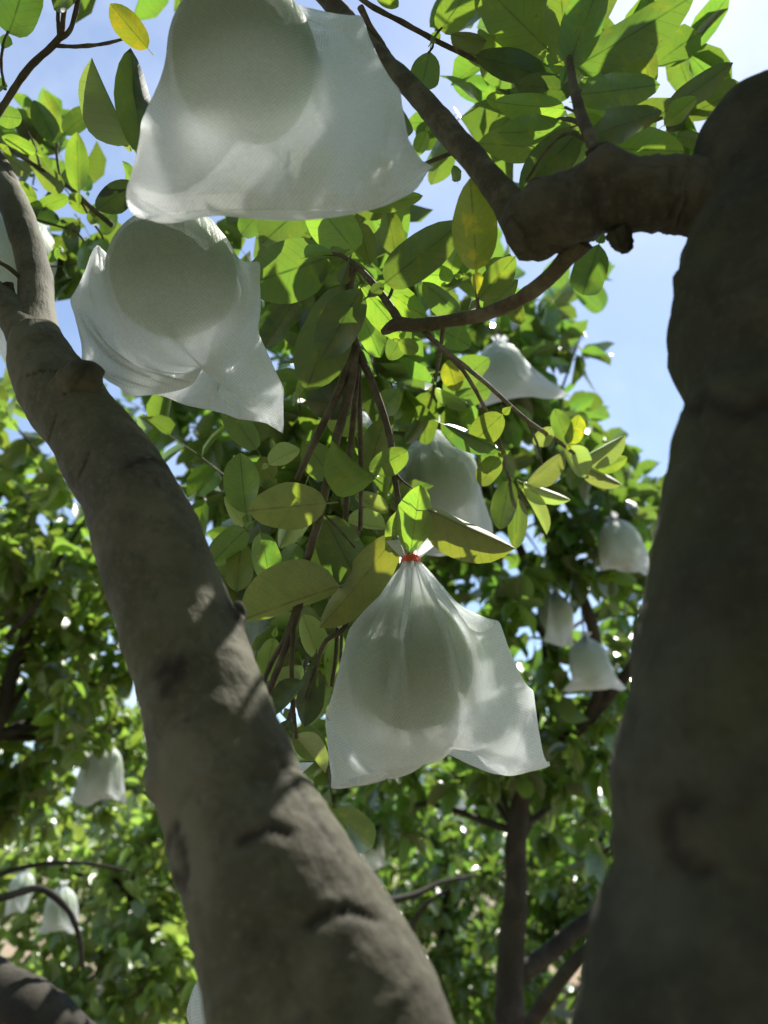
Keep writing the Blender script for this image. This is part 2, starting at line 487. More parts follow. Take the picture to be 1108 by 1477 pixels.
def cloth_material(name, clear=0.27, dirt=0.35):
    """thin non-woven fabric: part of the light passes straight between the fibres, part is scattered"""
    t = NT(name)
    uv = t.n('ShaderNodeUVMap')
    oi = t.n('ShaderNodeObjectInfo')
    geo = t.n('ShaderNodeNewGeometry')
    sep = t.n('ShaderNodeSeparateXYZ')
    t.l(uv.outputs[0], sep.inputs[0])
    # bonded points: diamond grid, 2.2 mm pitch
    sx = t.math('SINE', t.math('MULTIPLY', t.math('ADD', sep.outputs[0], sep.outputs[1]), 2 * math.pi / 0.0037))
    sy = t.math('SINE', t.math('MULTIPLY', t.math('SUBTRACT', sep.outputs[0], sep.outputs[1]), 2 * math.pi / 0.0037))
    dots = t.math('MULTIPLY', t.math('ADD', sx, 1.0), t.math('MULTIPLY', t.math('ADD', sy, 1.0), 0.25))
    dots = t.smooth(dots, 0.35, 0.9)
    fib = t.noise(uv.outputs[0], 620.0, 3.0, 0.75)
    grit = t.noise(uv.outputs[0], 270.0, 4.0, 0.75)
    cloud = t.noise(uv.outputs[0], 60.0, 4.0, 0.6)
    wrink = t.noise(uv.outputs[0], 38.0, 4.0, 0.62)
    # hem: doubled cloth 12 mm above the bottom edge (uv.y counts metres up from the hem)
    hem = t.math('SUBTRACT', 1.0, t.smooth(sep.outputs[1], 0.0115, 0.0125))
    seam = t.math('MULTIPLY', t.smooth(sep.outputs[1], 0.0105, 0.012), t.math('SUBTRACT', 1.0, t.smooth(sep.outputs[1], 0.012, 0.0135)))
    clr = t.math('ADD', clear, t.math('MULTIPLY', t.math('SUBTRACT', fib, 0.5), 0.55))
    clr = t.math('ADD', clr, t.math('MULTIPLY', t.math('SUBTRACT', cloud, 0.5), 0.16))
    clr = t.math('ADD', clr, t.math('MULTIPLY', t.math('SUBTRACT', grit, 0.5), 0.35))
    clr = t.math('ADD', clr, t.math('MULTIPLY', dots, 0.26))
    clr = t.math('SUBTRACT', clr, t.math('MULTIPLY', hem, 0.10), clamp=True)
    col = t.mix(t.math('MULTIPLY', t.smooth(cloud, 0.5, 0.8), dirt * 0.5), (0.93, 0.965, 0.985, 1), (0.80, 0.82, 0.80, 1))
    col = t.mix(t.math('MULTIPLY', t.smooth(grit, 0.36, 0.66), 0.24), col, (0.62, 0.66, 0.67, 1))
    col = t.mix(t.math('MULTIPLY', dots, 0.55), col, (0.58, 0.62, 0.64, 1))
    speck = t.math('MULTIPLY', t.smooth(t.noise(uv.outputs[0], 330.0, 2.0), 0.735, 0.75), t.smooth(t.noise(uv.outputs[0], 22.0, 2.0), 0.52, 0.66))
    low = t.math('SUBTRACT', 1.0, t.smooth(sep.outputs[1], 0.0, 0.11))
    speck = t.math('MULTIPLY', speck, t.math('MULTIPLY', low, dirt * 2.2), clamp=True)
    col = t.mix(speck, col, (0.05, 0.045, 0.035, 1))
    clr = t.math('MULTIPLY', clr, t.math('SUBTRACT', 1.0, speck))
    mpl = t.n('ShaderNodeMapping')
    t.l(uv.outputs[0], mpl.inputs[0])
    mpl.inputs['Scale'].default_value = (95, 7, 1)
    pleat = t.noise(mpl.outputs[0], 1.0, 3.0, 0.55)
    pl = t.math('MULTIPLY', t.math('MULTIPLY', pleat, 5.0), t.smooth(sep.outputs[1], 0.10, 0.27))
    h = t.math('ADD', t.math('MULTIPLY', wrink, 3.6), t.math('MULTIPLY', fib, 0.30))
    h = t.math('ADD', h, pl)
    h = t.math('ADD', h, t.math('MULTIPLY', pleat, 1.2))
    wv = t.n('ShaderNodeVectorMath', operation='ADD')
    t.l(uv.outputs[0], wv.inputs[0])
    wn_ = t.n('ShaderNodeTexNoise')
    t.l(uv.outputs[0], wn_.inputs['Vector'])
    wn_.inputs['Scale'].default_value = 20.0
    sc_ = t.n('ShaderNodeVectorMath', operation='SCALE')
    t.l(wn_.outputs['Color'], sc_.inputs[0])
    sc_.inputs['Scale'].default_value = 0.05
    t.l(sc_.outputs[0], wv.inputs[1])
    vo = t.n('ShaderNodeTexVoronoi', feature='DISTANCE_TO_EDGE')
    t.l(wv.outputs[0], vo.inputs['Vector'])
    vo.inputs['Scale'].default_value = 17.0
    vo.inputs['Randomness'].default_value = 1.0
    h = t.math('ADD', h, t.math('MULTIPLY', t.math('MINIMUM', vo.outputs['Distance'], 0.22), 4.5))   # soft crumple creases
    h = t.math('SUBTRACT', h, t.math('MULTIPLY', dots, 0.30))
    h = t.math('ADD', h, t.math('MULTIPLY', seam, 0.35))
    bump = t.n('ShaderNodeBump')
    bump.inputs['Strength'].default_value = 0.55
    bump.inputs['Distance'].default_value = 0.0016
    t.l(h, bump.inputs['Height'])
    pb = t.n('ShaderNodeBsdfPrincipled')
    t.l(col, pb.inputs['Base Color'])
    pb.inputs['Roughness'].default_value = 0.48
    pb.inputs['Specular IOR Level'].default_value = 0.35
    t.l(bump.outputs[0], pb.inputs['Normal'])
    tl = t.n('ShaderNodeBsdfTranslucent')
    t.l(col, tl.inputs['Color'])
    t.l(bump.outputs[0], tl.inputs['Normal'])
    m1 = t.n('ShaderNodeMixShader')
    m1.inputs[0].default_value = 0.64
    t.l(pb.outputs[0], m1.inputs[1])
    t.l(tl.outputs[0], m1.inputs[2])
    tp = t.n('ShaderNodeBsdfTransparent')
    tp.inputs['Color'].default_value = (0.97, 0.98, 0.97, 1)
    rf = t.n('ShaderNodeBsdfRefraction')              # light bent a little on its way between the fibres
    rf.inputs['Color'].default_value = (0.95, 0.96, 0.95, 1)
    rf.inputs['Roughness'].default_value = 0.60
    rf.inputs['IOR'].default_value = 1.33
    mt = t.n('ShaderNodeMixShader')
    mt.inputs[0].default_value = 0.60
    t.l(tp.outputs[0], mt.inputs[1])
    t.l(rf.outputs[0], mt.inputs[2])
    m2 = t.n('ShaderNodeMixShader')
    t.l(clr, m2.inputs[0])
    t.l(m1.outputs[0], m2.inputs[1])
    t.l(mt.outputs[0], m2.inputs[2])
    t.l(m2.outputs[0], t.out.inputs['Surface'])
    return t.m


M_CLOTH = cloth_material('nonwoven_cloth', 0.31, 0.30)
M_CLOTH_DIRTY = cloth_material('nonwoven_cloth_specked', 0.31, 0.8)
M_CLOTH_FAR = cloth_material('nonwoven_cloth_far', 0.30, 0.3)


def fruit_material():
    t = NT('pomelo_rind')
    tc = t.n('ShaderNodeTexCoord')
    a = t.noise(tc.outputs['Object'], 14.0, 4.0)
    v = t.n('ShaderNodeTexVoronoi')
    t.l(tc.outputs['Object'], v.inputs['Vector'])
    v.inputs['Scale'].default_value = 420
    c = t.mix(t.smooth(a, 0.35, 0.7), (0.075, 0.175, 0.008, 1), (0.140, 0.235, 0.014, 1))
    c = t.mix(t.math('MULTIPLY', t.math('SUBTRACT', 1.0, t.smooth(v.outputs['Distance'], 0.1, 0.35)), 0.4), c, (0.07, 0.12, 0.015, 1))
    bump = t.n('ShaderNodeBump')
    bump.inputs['Strength'].default_value = 0.4
    bump.inputs['Distance'].default_value = 0.0008
    t.l(v.outputs['Distance'], bump.inputs['Height'])
    pb = t.n('ShaderNodeBsdfPrincipled')
    t.l(c, pb.inputs['Base Color'])
    pb.inputs['Roughness'].default_value = 0.5
    t.l(bump.outputs[0], pb.inputs['Normal'])
    t.l(pb.outputs[0], t.out.inputs['Surface'])
    return t.m


def plain_material(name, col, rough=0.6):
    t = NT(name)
    tc = t.n('ShaderNodeTexCoord')
    c = t.mix(t.smooth(t.noise(tc.outputs['Object'], 240.0, 3.0), 0.3, 0.7), col, (col[0] * 0.7, col[1] * 0.7, col[2] * 0.7, 1))
    pb = t.n('ShaderNodeBsdfPrincipled')
    t.l(c, pb.inputs['Base Color'])
    pb.inputs['Roughness'].default_value = rough
    t.l(pb.outputs[0], t.out.inputs['Surface'])
    return t.m


M_FRUIT = fruit_material()
M_TIE = plain_material('red_tie', (0.80, 0.095, 0.025, 1), 0.55)


def ground_material():
    t = NT('orchard_soil')
    tc = t.n('ShaderNodeTexCoord')
    a = t.noise(tc.outputs['Object'], 0.6, 5.0)
    b = t.noise(tc.outputs['Object'], 12.0, 6.0, 0.7)
    c = t.mix(t.smooth(a, 0.4, 0.6), (0.24, 0.17, 0.115, 1), (0.085, 0.11, 0.03, 1))
    c = t.mix(t.smooth(b, 0.35, 0.7), c, t.mix(0.5, c, (0.30, 0.24, 0.17, 1)))
    bump = t.n('ShaderNodeBump')
    bump.inputs['Strength'].default_value = 0.8
    bump.inputs['Distance'].default_value = 0.04
    t.l(b, bump.inputs['Height'])
    pb = t.n('ShaderNodeBsdfPrincipled')
    t.l(c, pb.inputs['Base Color'])
    pb.inputs['Roughness'].default_value = 0.95
    t.l(bump.outputs[0], pb.inputs['Normal'])
    t.l(pb.outputs[0], t.out.inputs['Surface'])
    return t.m


# ------------------------------------------------------------------ ground
def build_ground():
    xs = np.concatenate([np.linspace(-400, -20, 10), np.linspace(-16, 16, 65), np.linspace(20, 400, 10)])
    n = len(xs)
    X, Y = np.meshgrid(xs, xs + 4.0, indexing='ij')
    Z = np.zeros_like(X)
    for i in range(n):
        for j in range(n):
            if abs(X[i, j]) < 20 and abs(Y[i, j]) < 24:
                Z[i, j] = 0.05 * noise.fractal(Vector((X[i, j] * 0.7, Y[i, j] * 0.7, 0)), 1.0, 2.0, 3)
    idx = np.arange(n * n).reshape(n, n)
    f = np.stack([idx[:-1, :-1], idx[1:, :-1], idx[1:, 1:], idx[:-1, 1:]], axis=-1).reshape(-1, 4)
    me = fast_mesh('ground', np.stack([X, Y, Z], -1).reshape(-1, 3), f, mat=ground_material())
    o = link('ground', me)
    o['kind'] = 'structure'
    o['label'] = 'bare brown orchard soil with patches of grass'
    return o


build_ground()


# ------------------------------------------------------------------ leaf shapes
def leaf_template(ny, nx, fold=0.18, curl=0.12, wave=0.0, twist=0.0, cup=0.0, tipsharp=1.0, petiole=True, wing=True, seed=0, side_curl=0.0):
    """unit leaf: blade from y=0 to y=1, half width 0.5, upper side +Z; x is later scaled by the width / length ratio"""
    r = np.random.default_rng(seed)
    ph = r.uniform(0, 6.28, 4)
    rows = []
    if petiole:
        if wing:
            rows += [(-0.30, 0.014), (-0.24, 0.02), (-0.17, 0.10), (-0.09, 0.15), (-0.035, 0.09), (-0.02, 0.02)]
        else:
            rows += [(-0.16, 0.014), (-0.05, 0.016)]
    ys = 0.5 - 0.5 * np.cos(np.linspace(0, 1, ny) * math.pi)
    ys = 0.45 * np.linspace(0, 1, ny) + 0.55 * ys
    for y in ys:
        w = 0.5 * max(0.0, 1 - abs(2 * y ** 0.96 - 1) ** 2.15) ** 0.60
        if y > 0.86:
            w *= 1 - 0.22 * tipsharp * ((y - 0.86) / 0.14) ** 1.4
        w *= 1 + 0.03 * math.sin(y * 9 + ph[0])
        rows.append((y, max(w, 0.012 if y < 1 else 0.004)))
    xs = np.linspace(-1, 1, nx)
    V, UVs = [], []
    for (y, w) in rows:
        for s in xs:
            x = s * w
            a = abs(s)
            z = fold * a * w * 2 * 0.5
            z += -side_curl * (a ** 2) * w
            yy = max(y, 0)
            z += -curl * yy * yy + cup * math.sin(math.pi * yy) * 0.1
            z += wave * math.sin(y * 8 + ph[1] + (1.3 if s > 0 else 0)) * a * a * w
            tw = twist * yy
            x2 = x * math.cos(tw) - z * math.sin(tw) * 0.3
            z2 = z + x * math.sin(tw)
            y2 = y - 0.5 * curl * curl * yy * 0.4
            V.append((x2, y2, z2))
            UVs.append((0.5 + x * 1.0, 0.02 + 0.96 * max(y, 0)))
    n = len(rows)
    idx = np.arange(n * nx).reshape(n, nx)
    F = np.stack([idx[:-1, :-1], idx[:-1, 1:], idx[1:, 1:], idx[1:, :-1]], axis=-1).reshape(-1, 4)
    return np.array(V), F, np.array(UVs)


SHAPES = {
    'flat': leaf_template(11, 5, 0.28, 0.14, 0.16, 0.12, seed=1),
    'plain': leaf_template(11, 5, 0.34, 0.20, 0.16, -0.16, wing=False, seed=2),
    'curl': leaf_template(11, 5, 0.42, 0.34, 0.18, 0.25, seed=3),
    'fold': leaf_template(11, 5, 0.95, 0.10, 0.06, 0.10, seed=4, wing=False),
    'tight': leaf_template(11, 5, 2.2, 0.16, 0.08, 0.10, seed=5, wing=False),
    'wavy': leaf_template(11, 7, 0.35, 0.12, 0.40, 0.35, seed=6, wing=False),
    'cup': leaf_template(11, 7, 0.30, 0.05, 0.10, 0.05, cup=1.2, seed=8),
    'roll': leaf_template(11, 7, 0.10, 0.05, 0.06, 0.0, side_curl=0.9, seed=9, wing=False),
}
LEAF_MESHES = {}


def leaf_mesh(shape, mat):
    k = (shape, mat.name)
    if k not in LEAF_MESHES:
        V, F, U = SHAPES[shape]
        LEAF_MESHES[k] = fast_mesh('leaf_' + shape, V, F, U, mat=mat)
    return LEAF_MESHES[k]


def leaf_matrix(base, ydir, zdir, length, width):
    y = np.asarray(ydir, float)
    y = y / np.linalg.norm(y)
    z = np.asarray(zdir, float)
    z = z - y * (z @ y)
    z /= np.linalg.norm(z) + 1e-9
    x = np.cross(y, z)
    zs = 0.5 * (width + length) * 0.75
    m = Matrix.Identity(4)
    for i in range(3):
        m[i][0] = x[i] * width
        m[i][1] = y[i] * length
        m[i][2] = z[i] * zs
        m[i][3] = base[i]
    return m


def place_leaf(parent, bx, by, tx, ty, wpx, d, dt=0.0, roll=0.0, shape='flat', mat=None, top=False):
    pb, pt = P(bx, by, d), P(tx, ty, d + dt)
    ax = pt - pb
    L = np.linalg.norm(ax)
    ax /= L
    view = (pb + pt) / 2 - CAM
    view /= np.linalg.norm(view)
    z = view - ax * (view @ ax)
    z /= np.linalg.norm(z)
    if top:
        z = -z
    r = math.radians(roll)
    z = z * math.cos(r) + np.cross(ax, z) * math.sin(r)
    w = wpx * (d + dt / 2) / FPX / max(0.35, abs(math.cos(r)))
    return link('leaf', leaf_mesh(shape, mat or M_LEAF), parent, leaf_matrix(pb, ax, z, L, w))


# ------------------------------------------------------------------ the near pomelo tree
tree_base = np.array([0.150, 0.395, 0.0])
TREE = thing('pomelo_tree', 'pomelo tree with thick forked grey brown trunk, its limbs carrying the large near bags', 'tree', tree_base, 'pomelo trees')


def V3(*a):
    return np.array(a, float)


def path(*pix):
    """(x, y, depth, width in pixels) -> points and radii"""
    pts = [P(a, b, c) for a, b, c, w in pix]
    rad = [w * c / FPX / 2 for a, b, c, w in pix]
    return pts, rad


# right-hand trunk, close to the lens
pts, rad = path((1106, 1477, .335, 520), (1112, 1300, .36, 430), (1115, 1180, .375, 446), (1118, 1060, .39, 406), (1122, 900, .42, 372),
                (1128, 740, .455, 322), (1130, 655, .475, 292), (1132, 585, .49, 262), (1131, 520, .505, 306), (1134, 420, .53, 298), (1133, 350, .55, 258), (1130, 290, .565, 244), (1126, 228, .585, 238), (1124, 192, .60, 196))
pts = [tree_base + V3(0, 0, -0.15), tree_base + V3(0, 0, .35), tree_base + V3(0, 0, .8), tree_base + V3(.008, 0, 1.15)] + pts
rad = [.17, .135, .112, .098] + rad
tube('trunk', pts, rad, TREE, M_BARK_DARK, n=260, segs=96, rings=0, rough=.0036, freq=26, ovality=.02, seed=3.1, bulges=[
    (P(970, 520, .49), .006, .016), (P(985, 405, .52), .005, .009), (P(1050, 545, .44), .010, .045), (P(990, 395, .51), .003, .012),
    (P(1010, 1185, .30), .005, .018), (P(940, 870, .41), .0025, .012), (P(1060, 300, .50), .006, .03),
    (P(1080, 165, .57), .006, .025)],
    scars_shade=[([P(985, 1150, .30), P(950, 1210, .30), P(1000, 1245, .30)], .006, .002), ([P(1000, 560, .43), P(1060, 585, .42), P(1110, 570, .42)], .006, .004), ([P(1000, 585, .44), P(975, 580, .46)], .004, .003)])
# leaning left-hand limb
pts, rad = path((480, 1490, .415, 325), (436, 1380, .43, 286), (388, 1265, .45, 240), (340, 1160, .475, 196), (302, 1040, .505, 174), (268, 930, .54, 162),
                (232, 830, .575, 153), (196, 730, .615, 138), (140, 640, .665, 118), (92, 575, .715, 106), (62, 525, .76, 92), (52, 488, .79, 72))
pts = [tree_base + V3(-.02, .02, .45), tree_base + V3(-.06, .03, .80), tree_base + V3(-.13, .075, 1.12)] + pts
rad = [.085, .078, .072] + rad
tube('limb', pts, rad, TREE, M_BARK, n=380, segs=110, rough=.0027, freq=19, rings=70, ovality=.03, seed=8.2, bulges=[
    (P(122, 545, .64), .012, .013), (P(158, 560, .64), .004, .012), (P(232, 1255, .44), .0055, .014), (P(222, 1130, .47), .005, .012),
    (P(345, 885, .54), .005, .008), (P(18, 570, .70), .003, .012), (P(420, 1080, .48), .003, .015),
    (P(460, 1250, .39), .003, .03), (P(225, 700, .57), .002, .025), (P(290, 1080, .44), .003, .03), (P(60, 540, .70), .003, .012)],
    scars_shade=[([P(455, 1318, .365), P(500, 1300, .365), P(545, 1312, .37)], .0032, .0028), ([P(345, 1205, .405), P(385, 1185, .405), P(420, 1192, .405)], .0045, .002),
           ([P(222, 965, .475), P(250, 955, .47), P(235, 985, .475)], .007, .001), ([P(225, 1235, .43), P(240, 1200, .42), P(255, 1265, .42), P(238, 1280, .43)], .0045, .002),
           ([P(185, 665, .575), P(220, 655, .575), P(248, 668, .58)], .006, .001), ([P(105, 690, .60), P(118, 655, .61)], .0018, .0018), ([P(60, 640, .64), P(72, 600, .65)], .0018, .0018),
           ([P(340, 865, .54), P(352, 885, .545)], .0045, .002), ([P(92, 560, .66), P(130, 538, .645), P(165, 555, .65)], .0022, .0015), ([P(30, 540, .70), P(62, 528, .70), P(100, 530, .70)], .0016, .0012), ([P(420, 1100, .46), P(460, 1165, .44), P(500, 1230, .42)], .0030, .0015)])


def stub(a, b, r0, r1, parent, name='cut_stub', mat=M_BARK):
    """a pruned side shoot: flared collar, ragged end"""
    a, b = np.asarray(a), np.asarray(b)
    tube(name, [a, a * .6 + b * .4, a * .15 + b * .85, b], [r0, r0 * .82, r1, r1 * .8], parent, mat, n=22, segs=24, rough=.0034, freq=75, seed=float(r0 * 999), scars_shade=[([b, b + (b - a) * .05, b + (b - a) * .08], r1 * .95, -.0)])


stub(P(102, 585, .69), P(126, 531, .665), .027, .0165, TREE)
stub(P(325, 895, .57), P(349, 880, .555), .010, .008, TREE)

# fork at the head of the limb
pts, rad = path((55, 520, .78, 82), (52, 455, .84, 54), (50, 395, .89, 46), (35, 335, .94, 44), (14, 285, .98, 44), (-40, 215, 1.05, 42), (-130, 120, 1.15, 38))
tube('branch', pts, rad, TREE, M_BARK, n=44, segs=20, rough=.0020, freq=30, seed=1)
pts, rad = path((50, 500, .79, 66), (22, 458, .83, 50), (-12, 425, .87, 46), (-70, 380, .95, 42))
tube('branch', pts, rad, TREE, M_BARK, n=26, segs=18, rough=.0020, freq=30, seed=2)
pts, rad = path((-10, 225, 1.02, 30), (12, 262, 1.0, 28), (26, 300, .97, 26), (38, 345, .94, 20))
tube('branch', pts, rad, TREE, M_TWIG, n=20, segs=12, rough=.0015, freq=30, seed=4)
stub(P(14, 425, .86), P(10, 408, .855), .008, .006, TREE)

# right-hand side limb with its burl
pts, rad = path((1120, 285, .58, 160), (1050, 284, .575, 130), (1012, 283, .577, 116), (975, 282, .58, 108), (930, 282, .582, 102), (888, 284, .59, 114), (860, 290, .595, 98), (830, 302, .60, 104), (790, 318, .61, 102), (756, 335, .62, 84), (738, 345, .625, 52))
tube('limb', pts, [q * .95 for q in rad], TREE, M_BARK_LIMB, n=170, segs=72, rings=34, rough=.0036, freq=40, seed=5.5, bulges=[
    (P(865, 235, .58), .011, .016), (P(880, 240, .57), .004, .02), (P(780, 280, .60), .009, .012), (P(745, 330, .60), .008, .025), (P(830, 350, .58), .006, .018),
    (P(850, 300, .56), .003, .012), (P(735, 370, .62), .006, .014)])
stub(P(893, 332, .585), P(905, 362, .585), .011, .007, TREE, mat=M_BARK_DARK)
stub(P(772, 292, .60), P(779, 264, .60), .010, .011, TREE, mat=M_BARK_DARK)
stub(P(868, 242, .585), P(866, 214, .585), .012, .013, TREE, mat=M_BARK_DARK)
# branch running up to the top bag
pts, rad = path((752, 322, .625, 58), (728, 285, .64, 46), (690, 238, .67, 38), (640, 180, .71, 36), (600, 134, .74, 32), (560, 95, .77, 30), (500, 30, .82, 28), (430, -60, .88, 28), (380, -160, .95, 26), (300, -300, 1.05, 22))
tube('branch', pts, rad, TREE, M_TWIG, n=70, segs=18, rough=.0016, freq=45, seed=6)
stub(P(606, 138, .74), P(612, 132, .735), .0075, .005, TREE, mat=M_TWIG)
# branch swinging down and left
pts, rad = path((836, 345, .61, 46), (818, 372, .62, 28), (790, 402, .64, 24), (745, 434, .67, 22), (690, 455, .70, 20), (640, 464, .72, 19), (600, 469, .74, 19), (572, 468, .75, 20), (552, 480, .76, 10))
tube('branch', pts, rad, TREE, M_TWIG, n=56, segs=14, rough=.0012, freq=60, seed=7)


def twig(pix, w0, w1, parent=TREE, mat=M_TWIG, segs=8, n=None, rough=.0006):
    k = len(pix)
    pts = [P(*q) for q in pix]
    rad = [(w0 + (w1 - w0) * i / (k - 1)) * pix[i][2] / FPX / 2 for i in range(k)]
    return tube('twig', pts, rad, parent, mat, n=n or (6 * k), segs=segs, rough=rough, freq=90, seed=pix[0][0] * .1)


twig([(578, 466, .75), (556, 432, .77), (532, 402, .78), (512, 382, .79), (490, 368, .80), (465, 366, .81)], 13, 5)
twig([(512, 384, .79), (505, 410, .80), (503, 440, .81), (508, 480, .815), (513, 505, .82)], 12, 15)
twig([(512, 500, .82), (490, 560, .80), (462, 620, .79), (428, 692, .79)], 13, 9)
twig([(514, 500, .82), (505, 560, .80), (480, 655, .78), (462, 740, .77), (440, 820, .775), (432, 870, .78), (408, 945, .79), (384, 1008, .80)], 14, 10)
twig([(516, 500, .82), (512, 580, .82), (504, 660, .82), (498, 760, .83)], 11, 8)
twig([(517, 505, .82), (519, 600, .83), (521, 690, .83), (520, 765, .835)], 8, 7)
twig([(519, 510, .82), (540, 560, .80), (562, 628, .78), (568, 680, .765), (578, 740, .755), (590, 800, .752)], 12, 8)
twig([(430, 870, .78), (412, 920, .79), (392, 955, .80), (378, 990, .81)], 9, 7)
twig([(425, 880, .78), (421, 950, .785), (422, 1010, .79), (428, 1065, .79)], 8, 6)
twig([(468, 742, .77), (490, 765, .77), (512, 790, .775)], 4, 2.5)
twig([(498, 755, .83), (502, 830, .83), (497, 905, .80), (470, 925, .80), (455, 965, .80), (440, 1010, .80)], 10, 5)
twig([(487, 905, .84), (484, 950, .84), (478, 990, .84)], 6, 5)
twig([(493, 905, .85), (492, 945, .85), (490, 985, .85)], 5, 4)
twig([(568, 680, .765), (582, 695, .76), (600, 708, .755)], 4, 2)
twig([(612, 478, .74), (650, 512, .80), (700, 552, .90), (760, 606, 1.0), (810, 640, 1.1), (850, 672, 1.2)], 8, 5)
twig([(640, 505, .80), (672, 540, .88), (700, 590, .95), (722, 640, 1.0), (735, 690, 1.05), (760, 730, 1.1)], 7, 4)
twig([(640, 470, .73), (633, 520, 1.0), (624, 570, 1.2), (617, 612, 1.34)], 7, 4)
twig([(690, 452, .70), (688, 420, .69), (687, 390, .69)], 6, 4)
twig([(560, 432, .77), (566, 415, .775), (560, 402, .78)], 5, 3)
twig([(760, 606, 1.0), (775, 640, 1.03), (782, 670, 1.05)], 4, 3)
# upright shoot on the side limb
twig([(862, 222, .585), (852, 200, .60), (838, 165, .63), (828, 125, .66), (822, 90, .68), (820, 60, .70)], 22, 8)
twig([(850, 205, .60), (820, 192, .62), (790, 215, .65), (760, 260, .68)], 7, 4, mat=M_TWIG_GREEN)
twig([(838, 165, .63), (815, 155, .64)], 5, 4, mat=M_TWIG_GREEN)
twig([(955, 170, .75), (935, 178, .74), (900, 196, .70), (862, 212, .62)], 4, 7, mat=M_TWIG_GREEN)
# top middle twigs
twig([(505, -15, .80), (535, 8, .80), (580, 32, .80), (628, 58, .80), (668, 78, .80), (692, 90, .80)], 8, 7)
twig([(520, 10, .80), (535, 40, .80), (553, 66, .80), (566, 88, .80)], 10, 8)
twig([(626, 56, .80), (633, 45, .80), (638, 40, .80)], 4, 3)
twig([(626, 58, .80), (624, 68, .80), (618, 76, .80)], 4, 3)
twig([(846, 185, .62), (820, 172, .72), (790, 176, .80), (740, 192, .84), (690, 208, .86), (628, 230, .88), (560, 260, .90)], 7, 6)
# top left twigs
twig([(-20, 190, .82), (5, 152, .82), (42, 98, .81), (76, 66, .80), (88, 50, .80), (92, 20, .79), (100, -30, .78)], 11, 7)
twig([(84, 58, .80), (100, 45, .80), (112, 5, .79), (118, -30, .78)], 8, 6)
twig([(80, 66, .80), (110, 67, .80), (145, 64, .80), (180, 56, .80)], 6, 4)
twig([(86, 56, .80), (84, 20, .80), (87, -20, .80)], 6, 5)
twig([(8, 130, .81), (2, 95, .80), (6, 60, .80), (12, 45, .80)], 5, 4)
twig([(-10, 200, 1.15), (25, 222, 1.15), (60, 245, 1.15), (100, 270, 1.15), (130, 298, 1.15), (162, 325, 1.15)], 6, 8)
twig([(88, 262, 1.15), (82, 225, 1.15), (84, 190, 1.15)], 4, 3)
twig([(58, 240, 1.15), (50, 210, 1.16), (40, 190, 1.16)], 4, 3)
twig([(110, 280, 1.15), (128, 310, 1.15), (150, 345, 1.15)], 4, 3)
twig([(35, 312, 1.1), (80, 325, 1.1), (110, 335, 1.1), (122, 350, 1.1)], 4, 2.5)
twig([(66, 384, 1.1), (90, 384, 1.1), (112, 380, 1.1)], 3, 2)
twig([(-5, 375, .85), (20, 392, .86), (38, 412, .87)], 7, 6)
twig([(200, 228, .78), (197, 215, .79), (190, 205, .80)], 4, 3)

